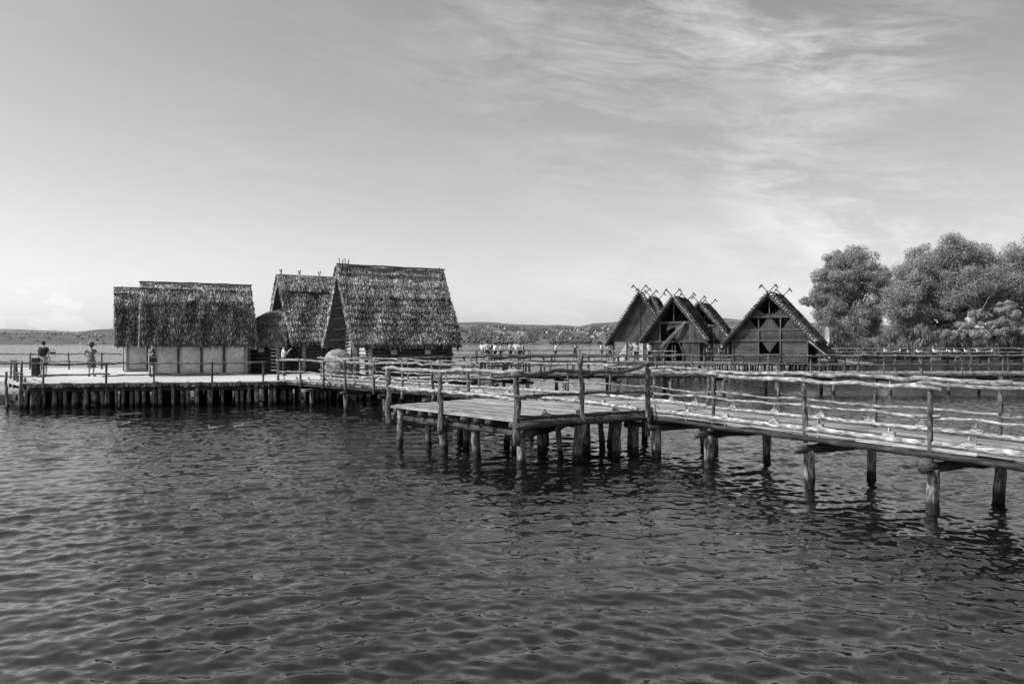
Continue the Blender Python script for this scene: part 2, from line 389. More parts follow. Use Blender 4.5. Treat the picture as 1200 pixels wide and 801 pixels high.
# its railings, pole by pole
def on(a, b, t): return Vector(a).lerp(Vector(b), t)
for t_, h_ in ((.02,1.02),(.46,1.0),(.985,1.05)):
    p = on(PL, PF, t_); post(pf, p.x, p.y, .5, DZ+h_, .075, .04, 10, .02)
for t_, h_ in ((.45,1.42),(.97,1.1)):
    p = on(PF, PR_, t_)-nFR*.03; post(pf, p.x, p.y, .5, DZ+h_, .06, .05, 10, .03)
rail(pf, [V3(on(PL,PF,-.02), DZ+.98), V3(on(PL,PF,.45), DZ+1.0), V3(on(PL,PF,1.03), DZ+1.06)], .058, wob=.024, seg=10, tone=1.1)
rail(pf, [V3(on(PL,PF,.0), DZ+.5), V3(on(PL,PF,.46), DZ+.5), V3(on(PL,PF,1.0), DZ+.47)], .052, 'middle_rail', .024, seg=10, tone=1.2)
rail(pf, [V3(on(PF,PR_,-.05), DZ+1.0), V3(on(PF,PR_,.45), DZ+1.02), V3(on(PF,PR_,.72), DZ+1.0), V3(on(PF,PR_,1.03), DZ+1.13)], .05, wob=.04, mat='post', seg=10, tone=.9)
rail(pf, [V3(on(PF,PR_,-.02), DZ+.5), V3(on(PF,PR_,.45), DZ+.52), V3(on(PF,PR_,1.0), DZ+.53)], .04, 'middle_rail', .03, 'post', 10, tone=.9)

# broad village platform on the left
vp = thing('village_platform', 'broad gravel-topped platform on a dense row of piles carrying the thatched houses', 'platform', (-14, 40, 0)); ov = vp.location
VP = [(-20.3,33.0),(-10.5,35.0),(-8.3,37.6),(-1.9,39.4),(-.9,47),(-6,55),(-37,55),(-36,52)]
mb = MB(); mb.prism(VP, lambda x, y, e: Vector((x, y, DZ-.12+e))-ov, .12, 1.0); mb.build('gravel_top', M['sand'], vp)
# log ends under the gravel all along the front
for a, b in ((VP[0],VP[1]),(VP[1],VP[2]),(VP[2],VP[3])):
    a = Vector(a); b = Vector(b); d = (b-a).normalized(); n = Vector((-d.y, d.x)); mb = MB(); s = 0
    while s < (b-a).length:
        r = U(.07,.11); p = a+d*(s+r)
        mb.log([V3(p-n*U(.12,.24), DZ-.09+U(-.03,.02))-ov, V3(p+n*.5, DZ-.09)-ov], r, r, seg=8, wob=.004, step=.5, tone=U(.3,1.1)); s += 2*r
    mb.build('log_edge', M['pile'], vp)
    rail(vp, [V3(a+n*.1, DZ-.27), V3(b+n*.1, DZ-.27)], .1, 'edge_beam', .01, 'beam', 8)
    s = .1
    while s < (b-a).length:
        p = a+d*s+n*U(0,.25); pile(vp, p.x, p.y, DZ-.15, U(.07,.16), .08, seg=8); s += U(.2,.62)
for k in range(28):  # back row added to darken the space under the deck
    t_ = k/28*1.0; p = Vector(VP[0]).lerp(Vector(VP[3]), t_)+Vector((U(-.3,.3), U(1.6,3.4))); pile(vp, p.x, p.y, DZ-.15, U(.1,.16), .05, seg=7)
for k in range(78):  # further dark piles added to block the bright gaps under the deck
    p = Vector(VP[0]).lerp(Vector(VP[3]), (k%39+U(0,1))/39)+Vector((U(-.3,.3), 4.2+(k//39)*3+U(-1,1)))
    MB().log([V3(p,-1)-ov, V3(p,DZ-.13)-ov], U(.14,.22), .16, seg=7, wob=.01, step=.6, tone=.5).build('darkening_pile', M['beam'], vp, True)
for k in range(20):  # more added at the left end, where the underside showed bright
    p = Vector((-20.6-k*.32+U(-.3,.3), 34.2+k*.75+U(-.3,.3)))
    MB().log([V3(p,-1)-ov, V3(p,DZ-.13)-ov], U(.16,.24), .18, seg=7, wob=.01, step=.6, tone=.5).build('darkening_pile', M['beam'], vp, True)
fv = [Vector((-21.5,32.85)), Vector((-20.2,32.95)), Vector((-10.9,34.85))]
fence(vp, fv, DZ, .80, (.33,), 2.35, .04, .05, drop=1.0, wob=.02, mat='post', seg=8)
fence(vp, [Vector((-36,51.5)), Vector((-27,51.5)), Vector((-24,51))], DZ, .98, (.5,), 2.6, .05, .055, mat='post', seg=6)
fence(vp, [Vector((-7.4,38.1)), Vector((-4.6,38.9)), Vector((-2,39.5))], DZ, .95, (.45,), 1.5, .05, .055, mat='post')
fence(vp, [Vector((-20.4,33.1)), Vector((-23.6,37.5))], DZ, .85, (.4,), 1.6, .045, .05, mat='post')
for x, y, h in ((-20.2,32.7,.1),(-20.5,33.3,.3),(-20.8,34.0,.2),(-19.9,32.8,-.1),(-20.9,33.0,.5)):   # leaning stakes at the left corner
    MB().log([Vector((x+U(-.6,.2),y,-1.))-ov, Vector((x,y,DZ+h))-ov], .07, .05, wob=.03).build('stake', M['pile'], vp, True)
MB().box(Vector((-23.8,39.8,DZ))-ov, Vector((-23.8,39.8,DZ+.95))-ov, .28, .28, tone=.5).build('bollard', M['darkwood'], vp)
for _ in range(26):       # small stones along the edge
    pass

# mid walkway crossing the whole right half, far footbridge, right-hand shore footbridge
mid, midE = walkway('long_footbridge', 'long dark footbridge crossing the middle distance in front of the steep gabled houses',
        [(-1.7,39.2),(1.6,43.2),(6,44.2),(20,44.4),(48,44.6)], 1.9, style='cross', pilestep=3.1, pr=.13, mids=(.5,), peg=False, fsp=2.15, rr=.05, seg=7, det=False, fences=(1,1), mat='post')
walkway('far_footbridge', 'far footbridge with visitors on it between the log house and the steep gabled houses',
        [(-14,80),(-2,80.5),(9.6,80)], 2.2, style='cross', pilestep=3.2, pr=.14, mids=(.55,), fsp=2.6, rr=.045, seg=6, det=False, curb=False, mat='post')
walkway('shore_footbridge', 'light railed footbridge in front of the shore thicket on the right',
        [(30.5,92),(42,109),(95,112)], 2.0, style='cross', pilestep=5, pr=.16, mids=(.5,), fsp=4, rr=.06, seg=6, det=False, curb=False)

def plain_platform(label, poly, loc, nx, ny, z=DZ):
    t = thing('house_platform', label, 'platform', loc); o = t.location
    mb = MB(); planks(mb, poly, .3, .3, lambda x, y, e: Vector((x, y, z-.1+e))-o, .1, .02, (.5,1.2)); mb.build('deck', M['plank'], t)
    pts = []
    for a, b in zip(poly, poly[1:]+poly[:1]):
        a = Vector(a); b = Vector(b); n = (b-a).length
        rail(t, [V3(a, z-.2), V3(b, z-.2)], .12, 'edge_beam', .01, 'beam', 6, step=1)
    a = Vector(poly[0]); b = Vector(poly[1]); cnt = nx
    for k in range(cnt):
        for r in range(ny):
            p = a.lerp(b, (k+U(.2,.8))/cnt)+Vector((U(-.1,.1), .25+r*2.8+U(-.4,.4))); pile(t, p.x, p.y, z-.12, U(.09,.15), .05, seg=6)
    return t
hp = plain_platform('low pile platform under the three steep gabled houses on the right', [(9.4,74.5),(31.5,69.5),(34.5,90),(12,96),(9.4,88)], (20,80,0), 33, 3)
fence(hp, [Vector((9.5,74.6)), Vector((15,73.3))], DZ, .95, (.5,), 1.9, .05, .05, mat='rail', seg=6)
gp_pl = plain_platform('small far platform where the visitors crowd, right of the log house', [(-3.4,77.5),(1.9,78),(2,83),(-3.4,83)], (-1,80,0), 12, 2)

# ---------------------------------------------------------------- houses
def thatch(mb_base, mb_tuft, L, w, ze, zr, th=.3, rows=34, tw=.07, tl=.36, lo=.35, hi=1.25, ends=True, u0=None, cap=.0, curve=.06, dens=1.0, shade=None):
    """both slopes of a thatched roof in house coordinates (x along the ridge, y across)"""
    x0, x1 = (-L/2, L/2)
    for s in (-1, 1):
        slope = Vector((0, s*w, ze-zr)); SL = slope.length; sd = slope.normalized(); nrm = Vector((0, s*(zr-ze), w)).normalized()
        def P(x, v, e=0):      # v 0 at ridge, 1 at eave; slightly bellied
            b = curve*math.sin(v*math.pi)
            wav = .03*math.sin(x*2.1+v*5)+.025*math.sin(x*4.7+v*9+1)
            return Vector((x, s*w*v, zr+(ze-zr)*v))+nrm*(e-b+wav)
        nX, nV = 14, 8; vs = []; fs = []
        for i in range(nX+1):
            for j in range(nV+1): vs.append(P(x0+(x1-x0)*i/nX, j/nV, 0))
        off = len(vs)
        for i in range(nX+1):
            for j in range(nV+1): vs.append(P(x0+(x1-x0)*i/nX, j/nV, -th))
        id_ = lambda i, j, k=0: k*off+i*(nV+1)+j
        for i in range(nX):
            for j in range(nV):
                fs.append((id_(i,j),id_(i+1,j),id_(i+1,j+1),id_(i,j+1))); fs.append((id_(i,j,1),id_(i,j+1,1),id_(i+1,j+1,1),id_(i+1,j,1)))
            fs.append((id_(i,nV),id_(i+1,nV),id_(i+1,nV,1),id_(i,nV,1)))
        for i in (0, nX):
            for j in range(nV): fs.append((id_(i,j),id_(i,j+1),id_(i,j+1,1),id_(i,j,1)))
        mb_base.add(vs, fs, None, 1.0)
        for r in range(rows):
            v = (r+.5)/rows; n = int((x1-x0)/tw*1.15*dens)
            rowlift = .06*((r*.17+.1*math.sin(r)) % 1)
            for k in range(n):
                x = x0-.04+(x1-x0+.08)*(k+U(0,1))/n; vv = v+U(-.5,.9)/rows
                l = tl*U(.5,1.25); lift = U(.01,.075)+rowlift; ww = tw*U(.5,1.5); sk = U(-.05,.05)
                a = P(x, max(vv-.02, 0), .0); b = P(x+sk, vv, .02)+sd*l*.5+nrm*(lift*.6); c = P(x+sk*1.6, vv, .0)+sd*l*.9+nrm*lift*.8
                if (vv*SL+l) > SL+.16: c = P(x+sk, 1, 0)+sd*U(.0,.16)+nrm*U(-.1,.06); b = (a+c)/2+nrm*.03
                tx = Vector((ww/2, 0, 0)); tilt = nrm*U(-.035,.035)
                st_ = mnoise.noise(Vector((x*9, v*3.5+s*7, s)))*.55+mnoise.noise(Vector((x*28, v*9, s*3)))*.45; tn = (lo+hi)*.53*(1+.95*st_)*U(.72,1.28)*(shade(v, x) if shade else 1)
                mb_tuft.add([a-tx-tilt, a+tx+tilt, b+tx+tilt, b-tx-tilt, c+tx*.5, c-tx*.5], [(0,1,2,3),(3,2,4,5)], None, tn)
        # ragged butt ends at the eave and at both verges
        for k in range(int(L/.035)):
            x = x0+(x1-x0)*U(0,1); e = U(-th,0); a = P(x, .97, e); c = P(x+U(-.04,.04), 1, e)+sd*U(.02,.2)+Vector((0,0,U(-.08,.02)))
            tx = Vector((U(.015,.04),0,0)); mb_tuft.add([a-tx, a+tx, c+tx*.6, c-tx*.6], [(0,1,2,3)], None, U(lo*.6, hi*.9))
        if ends:
            for xe, dx in ((x0,-1),(x1,1)):
                for k in range(int(SL/.018)):
                    v = U(0,1); e = U(-th,.02); a = P(xe, v, e)+Vector((dx*.0,0,0)); c = a+sd*U(.1,.3)+Vector((dx*U(.0,.07),0,0))+nrm*U(-.03,.03)
                    t2 = nrm*U(.012,.03); mb_tuft.add([a-t2, a+t2, c+t2*.6, c-t2*.6], [(0,1,2,3)], None, U(lo, hi))
def ridge_band(mb_b, mb_t, L, w, ze, zr, v1, lift, lo, hi, over=.06, n=None):
    """a raised thatch collar over the ridge down to v1"""
    for s in (-1, 1):
        nrm = Vector((0, s*(zr-ze), w)).normalized(); sd = Vector((0, s*w, ze-zr)).normalized()
        P = lambda x, v, e: Vector((x, s*w*v, zr+(ze-zr)*v))+nrm*(e+.02*math.sin(x*3+v*4))
        a = [P(-L/2-over, 0, lift), P(L/2+over, 0, lift), P(L/2+over, v1, lift), P(-L/2-over, v1, lift), P(-L/2-over, v1, 0), P(L/2+over, v1, 0), P(-L/2-over,0,0), P(L/2+over,0,0)]
        mb_b.add(a, [(0,1,2,3),(3,2,5,4),(0,3,4,6),(1,7,5,2)], None, 2.2)
        rows = max(3, int(v1*26))
        for r in range(rows):
            for k in range(int(L/.02)):
                x = -L/2-over+(L+2*over)*U(0,1); v = v1*(r+U(0,1))/rows; ww = U(.01,.022); l = U(.12,.3)
                p0 = P(x, v, lift); p1 = P(x+U(-.05,.05), v, lift)+sd*l*.7+nrm*U(.0,.05)
                if v > v1*.85: p1 = P(x, v1, lift)+sd*U(.02,.24)+nrm*U(-.07,.03)
                tx = Vector((ww,0,0)); mb_t.add([p0-tx,p0+tx,p1+tx*.8,p1-tx*.8],[(0,1,2,3)],None,U(lo,hi))
def log_wall(mb, a, b, z0, z1, r=.1, over=.22, phase=0, tone=(.6,1.2)):
    a = Vector(a); b = Vector(b); d = (b-a).normalized(); z = z0+r*(1+phase)
    while z < z1:
        e = over*U(.8,1.2); mb.log([V3(a-d*e, z), V3(b+d*over*U(.8,1.2), z)], r*U(.95,1.08), seg=8, wob=.006, step=.6, tone=U(*tone)); z += 2*r*.97
def finial(root, x, z, k=1.0, yy=.0, horns=True):
    """two crossed poles over the gable, each ending in a carved animal head"""
    mb = MB()
    for s in (-1, 1):
        a = Vector((x+s*.05, -s*.45*k, z-.55*k)); b = Vector((x+s*.05, s*.62*k, z+.68*k))
        mb.log([a, b], .05*k, .045*k, seg=6, wob=.01)
        mb.log([b+Vector((0,-s*.04,.03)), b+Vector((0,s*.16*k,-.06*k)), b+Vector((0,s*.34*k,-.28*k))], .085*k, .045*k, seg=6, wob=.003, step=.1)
        mb.log([b, b+Vector((0,-s*.1*k,.17*k))], .035*k, .015*k, seg=5, wob=0); mb.log([b+Vector((0,s*.1*k,0)), b+Vector((0,s*.12*k,.14*k))], .03*k, .012*k, seg=5, wob=0)
    mb.build('gable_finial', M['darkwood'], root)
def doorleaf(root, fn, x0, x1, z0, z1, mat='plank', handle=True, name='door'):
    mb = MB(); planks(mb, [(x0,z0),(x1,z0),(x1,z1),(x0,z1)], math.pi/2, .16, fn, .04, .012); d = mb.build(name, M[mat], root)
    fr = MB()
    for a, b in (((x0-.04,z0),(x0-.04,z1+.06)),((x1+.04,z0),(x1+.04,z1+.06)),((x0-.08,z1+.06),(x1+.08,z1+.06))):
        fr.box(fn(a[0],a[1],.03), fn(b[0],b[1],.03), .09, .09)
    fr.build('door_frame', M['board'], d)
    return d
def win(root, fn, xc, zc, w, h):
    f = MB()
    for a, b in (((xc-w/2-.03,zc-h/2-.06),(xc-w/2-.03,zc+h/2+.06)),((xc+w/2+.03,zc-h/2-.06),(xc+w/2+.03,zc+h/2+.06)),((xc-w/2-.06,zc-h/2-.03),(xc+w/2+.06,zc-h/2-.03)),((xc-w/2-.06,zc+h/2+.03),(xc+w/2+.06,zc+h/2+.03))):
        f.box(fn(a[0],a[1],.1), fn(b[0],b[1],.1), .06, .08)
    wo = f.build('window', M['darkwood'], root)
    p = MB(); p.prism([(xc-w/2,zc-h/2),(xc+w/2,zc-h/2),(xc+w/2,zc+h/2),(xc-w/2,zc+h/2)], lambda x,y,e: fn(x,y,e+.06), .02, 1.0); p.build('shutter', M['plaster'], wo)

def house_root(label, ridge_left, L, phi):
    """ridge_left is the (x, y) of the ridge's left end; the thing's origin is the middle of the plan, on the deck"""
    d = Vector((math.cos(phi), math.sin(phi))); c = Vector(ridge_left)+d*L/2
    return thing('thatched_house', label, 'house', (c.x, c.y, DZ), phi)

def plaster_house(label, rl, L, w, ze, zr, phi, wl, ww, wx=0, front=True):
    h = house_root(label, rl, L, phi)
    bb, tt = MB(), MB()
    sh = lambda v, x: (1.25 if v < .3 else .45+.2*math.sin(x*2.2+v*6)*math.sin(x*5+1)+.1*math.sin(x*9+v*3))  # lower slope darkened: the shading of its steeper part is put into the tone
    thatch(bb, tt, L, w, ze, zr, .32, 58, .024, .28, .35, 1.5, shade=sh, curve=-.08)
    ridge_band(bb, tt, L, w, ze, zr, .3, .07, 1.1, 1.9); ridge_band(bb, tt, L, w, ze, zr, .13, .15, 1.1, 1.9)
    ro = bb.build('roof', M['thatch_base'], h); tt.build('thatch', M['thatch'], ro)
    for s in (-1, 1):
        nrm = Vector((0, s*(zr-ze), w)).normalized()
        for v, e in ((.02,.22),(.13,.16),(.3,.09)):
            MB().log([Vector((-L/2-.1, s*w*v, zr+(ze-zr)*v))+nrm*e, Vector((L/2+.1, s*w*v, zr+(ze-zr)*v))+nrm*e], .035, seg=6, wob=.015).build('roof_pole', M['darkwood'], ro)
    n = 4; zt = ze+(zr-ze)*(1-ww/w)-.35
    for s in (-1, 1):
        mb = MB()
        for k in range(n):
            xa = wx-wl/2+wl*k/n; xb = wx-wl/2+wl*(k+1)/n
            # slightly bulging clay panels
            N = 8; vs = []; fs = []
            for i in range(N+1):
                for j in range(7):
                    u = i/N; v = j/6; bul = .05*(math.sin(math.pi*u)*math.sin(math.pi*v))**.5+U(-.004,.004)
                    vs.append((xa+.06+(xb-xa-.12)*u, s*(ww+.03+bul-.05), v*zt))
            for i in range(N):
                for j in range(6):
                    f = (i*7+j,(i+1)*7+j,(i+1)*7+j+1,i*7+j+1); fs.append(f if s < 0 else f[::-1])
            mb.add(vs, fs, None, U(.88,1.08))
        mb.box((wx-wl/2, s*(ww-.05), zt/2), (wx+wl/2, s*(ww-.05), zt/2), .12, zt, tone=.9)
        mb.build('wall', M['plaster'], h, False)
        for k in range(n+1):
            x = wx-wl/2+wl*k/n; MB().log([(x, s*(ww+.02), 0), (x, s*(ww+.02), zt+.15)], .075 if 0 < k < n else .10, seg=8, wob=.008).build('wall_post', M['plank' if k in (0,n) else 'board'], h, True)
        MB().log([(wx-wl/2-.1, s*(ww+.05), .06), (wx+wl/2+.1, s*(ww+.05), .06)], .09, seg=8, wob=.008).build('sill_log', M['plank'], h, True)
    for s in (-1, 1):
        x = wx+s*wl/2; mb = MB(); hz = zr-DZ*0-.35
        zz = lambda y: ze+(zr-ze)*(1-abs(y)/w)-.38
        fn = lambda y, z, e, x=x, s=s: Vector((x+s*(e-.06), y, z))
        mb.prism([(-ww,0),(ww,0),(ww,zz(ww)),(0,zz(0)),(-ww,zz(ww))], fn, .1, 1.0); mb.build('gable_wall', M['plaster'], h)
        fn2 = lambda y, z, e, x=x, s=s: Vector((x+s*(e+.05), y, z))
        if s < 0: doorleaf(h, fn2, -.35, .4, .02, 1.6, 'board')
        for y in (-ww+.05, -ww/2, ww/2, ww-.05): MB().log([(x+s*.05,y,0),(x+s*.05,y,zz(y))], .06, seg=8, wob=.008).build('wall_post', M['plank'], h, True)
    return h

plaster_house('thatched house with four pale clay wall panels facing the water', (-19.55,42.0), 5.5, 2.25, 1.68, 4.86, R(28), 4.5, 1.55, .05)
plaster_house('thatched house half hidden behind the clay-panelled house at far left', (-24.0,48.2), 5.6, 2.25, 1.68, 5.0, R(28), 4.6, 1.55, .05)

def log_house(label, rl, L, w, ze, zr, phi, wl, ww, wx, bands, sh, windows=(), door=True, gable='log', dens=1, lo=.15, hi=1.75):
    h = house_root(label, rl, L, phi); bb, tt = MB(), MB()
    thatch(bb, tt, L, w, ze, zr, .3, 64, .025, .19, lo, hi, shade=sh, curve=.08, dens=dens)
    for v, e, a, b in bands: ridge_band(bb, tt, L, w, ze, zr, v, e, a, b)
    ro = bb.build('roof', M['thatch_base'], h); tt.build('thatch', M['thatch'], ro)
    zt = ze+(zr-ze)*(1-ww/w)-.34
    for s in (-1, 1):
        mb = MB(); log_wall(mb, (wx-wl/2, s*ww), (wx+wl/2, s*ww), 0, zt, .1); mb.build('log_wall', M['logshade'], h, True)
        mb = MB(); x = wx+s*wl/2; z = .1
        log_wall(mb, (x, -ww), (x, ww), .0, zt, .1, phase=.9, tone=(.8,1.2))
        zz = zt+.05
        while zz < zr-.7:
            y = w*(1-(zz+.3-ze)/(zr-ze)); 
            if y > .2: mb.log([(x, -y, zz), (x, y, zz)], .1, seg=8, wob=.006, step=.6)
            zz += .2
        mb.build('gable_wall', M['loglit'] if s < 0 else M['logshade'], h, True)  # sun-side gable takes the brightened copy
        # rafters just outside the gable, carrying the overhang
        for yy in (-1, 1):
            MB().log([Vector((s*(L/2-.25), yy*(w-.1), ze-.32)), Vector((s*(L/2-.25), 0, zr-.36))], .06, seg=6, wob=.01).build('rafter', M['board'], h, True)
        for q in range(5):
            z = ze+.2+q*.55; y = w*(1-(z+.32-ze)/(zr-ze)); 
            if y > .2: MB().log([Vector((s*(L/2-.2), -y, z)), Vector((s*(L/2-.2), y, z))], .03, seg=6, wob=.01, tone=.4).build('tie_pole', M['board'], h, True)
    fnf = lambda x, z, e: Vector((x, -ww-e-.02, z))
    for xc, zc in windows: win(h, fnf, xc, zc, .36, .26)
    if door:
        x = wx-wl/2; fn = lambda y, z, e: Vector((x-.12-e, y, z)); doorleaf(h, fn, -.45, .4, .05, 1.95, 'board')
    mb = MB()
    return h, ro
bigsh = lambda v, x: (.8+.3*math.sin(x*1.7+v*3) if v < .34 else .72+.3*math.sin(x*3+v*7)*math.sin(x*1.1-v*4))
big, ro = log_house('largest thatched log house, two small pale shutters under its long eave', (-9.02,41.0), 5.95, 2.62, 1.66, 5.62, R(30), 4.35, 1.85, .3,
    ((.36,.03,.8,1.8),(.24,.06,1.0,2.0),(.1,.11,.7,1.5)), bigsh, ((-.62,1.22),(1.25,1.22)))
for v, e in ((.0,.2),(.11,.14),(.25,.09)):
    nrm = Vector((0, -(5.62-1.66), 2.62)).normalized(); MB().log([Vector((-3.05, -2.62*v, 5.62-3.96*v))+nrm*e, Vector((3.05, -2.62*v, 5.62-3.96*v))+nrm*e], .022 if v else .06, seg=6, wob=.015).build('roof_pole', M['rail' if v else 'board'], ro)
for x in (-2.75, -2.45, 2.9):
    for s in (-1, 1): MB().log([(x-s*.12, -s*.35, 5.3), (x+s*.2, s*.28, 6.05 if x < 0 else 5.85)], .035, .02, seg=6, wob=.02).build('ridge_fork', M['darkwood'], ro)
sh3 = lambda v, x: (1.15 if v < .22 else .25 if v < .27 else .85+.3*math.sin(x*3+v*6))  # thin dark strip paints the ridge collar's shadow into the thatch tone
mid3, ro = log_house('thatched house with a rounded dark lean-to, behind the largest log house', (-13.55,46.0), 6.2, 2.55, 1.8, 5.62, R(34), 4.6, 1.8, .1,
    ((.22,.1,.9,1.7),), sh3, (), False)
for x in (-2.9,-1.8,-.6,.6,1.8):
    for s in (-1, 1): MB().log([(x, -s*.2, 5.95), (x+.05, s*.72, 4.85)], .04, .03, seg=6, wob=.015).build('ridge_saddle_pole', M['rail'], ro)
# rounded lean-to at its left gable
mb = MB(); bb = MB(); tt = MB(); cx = -2.95
prof = [(2.2,1.62),(2.15,1.9),(1.95,2.35),(1.6,2.8),(1.15,3.2),(.6,3.5),(.0,3.62)]
bb.lathe(prof, 28, (cx,0,0), 1.4, .01, a0=R(92), a1=R(262)); bb.lathe([(2.2,1.62),(1.5,2.0),(0,2.6)], 28, (cx,0,0), .5, 0, a0=R(92), a1=R(262))
for k in range(9000):
    i = random.choices(range(5), weights=(1,2.4,2.4,2.2,1.4))[0]; f_ = U(0,1); r = prof[i][0]*(1-f_)+prof[i+1][0]*f_; z = prof[i][1]*(1-f_)+prof[i+1][1]*f_; a = R(U(92,262))
    dr = prof[i][0]-prof[i+1][0]; dz = prof[i][1]-prof[i+1][1]; q = Vector((math.cos(a)*dr, math.sin(a)*dr, dz)).normalized(); p = Vector((cx+r*math.cos(a), r*math.sin(a), z+.01))
    tx = Vector((-math.sin(a), math.cos(a), 0))*U(.02,.04); e = p+q*U(.12,.3)+Vector((math.cos(a), math.sin(a), .6))*U(.0,.05)
    tt.add([p-tx,p+tx,e+tx*.6,e-tx*.6],[(0,1,2,3)],None,U(.35,.75))
lr = bb.build('lean_to_roof', M['thatch_base'], mid3, True); tt.build('thatch', M['thatch'], lr)
mb = MB()
for q in range(9):
    z = .1+q*.195; pts = [(cx+1.85*math.cos(R(a)), 1.85*math.sin(R(a)), z) for a in range(90, 271, 15)]; mb.log(pts, .1, seg=7, wob=.004, step=.8, tone=U(.6,1.1))
mb.build('lean_to_wall', M['logshade'], mid3, True)
a_ = R(222); ex = Vector((-math.sin(a_), math.cos(a_), 0)); en = Vector((math.cos(a_), math.sin(a_), 0))
win(mid3, lambda x, z, e: Vector((cx,0,0))+en*(1.9+e)-ex*x+Vector((0,0,z)), 0, 1.3, .4, .26)
for k in (196, 250):
    mb = MB(); a2 = R(k)
    for q in range(8): c = Vector((cx+1.95*math.cos(a2), 1.95*math.sin(a2), .12+q*.195)); mb.log([c-en*.1, c+en*.16], .1, seg=8, wob=0, tone=1)
    mb.build('log_ends', M['loglit'], mid3, True)

# clay oven
ov_ = thing('clay_oven', 'egg-shaped clay oven standing outside the largest log house', 'oven', (-8.35,37.9+.25,DZ))
mb = MB(); prof = [(.66,0),(.72,.25),(.74,.5),(.72,.75),(.64,1.0),(.5,1.2),(.3,1.35),(.0,1.42)]
mb.lathe(prof, 26, (0,0,0), 1.0, .02); mb.build('dome', M['clay'], ov_, True)
mb = MB(); mb.log([(.42,-.42,.28),(.5,-.5,.62)], .2, .16, seg=10, wob=0, tone=.25); mb.build('oven_mouth', M['black'], ov_, True)  # solid near-black plug stands in for the shade inside the mouth

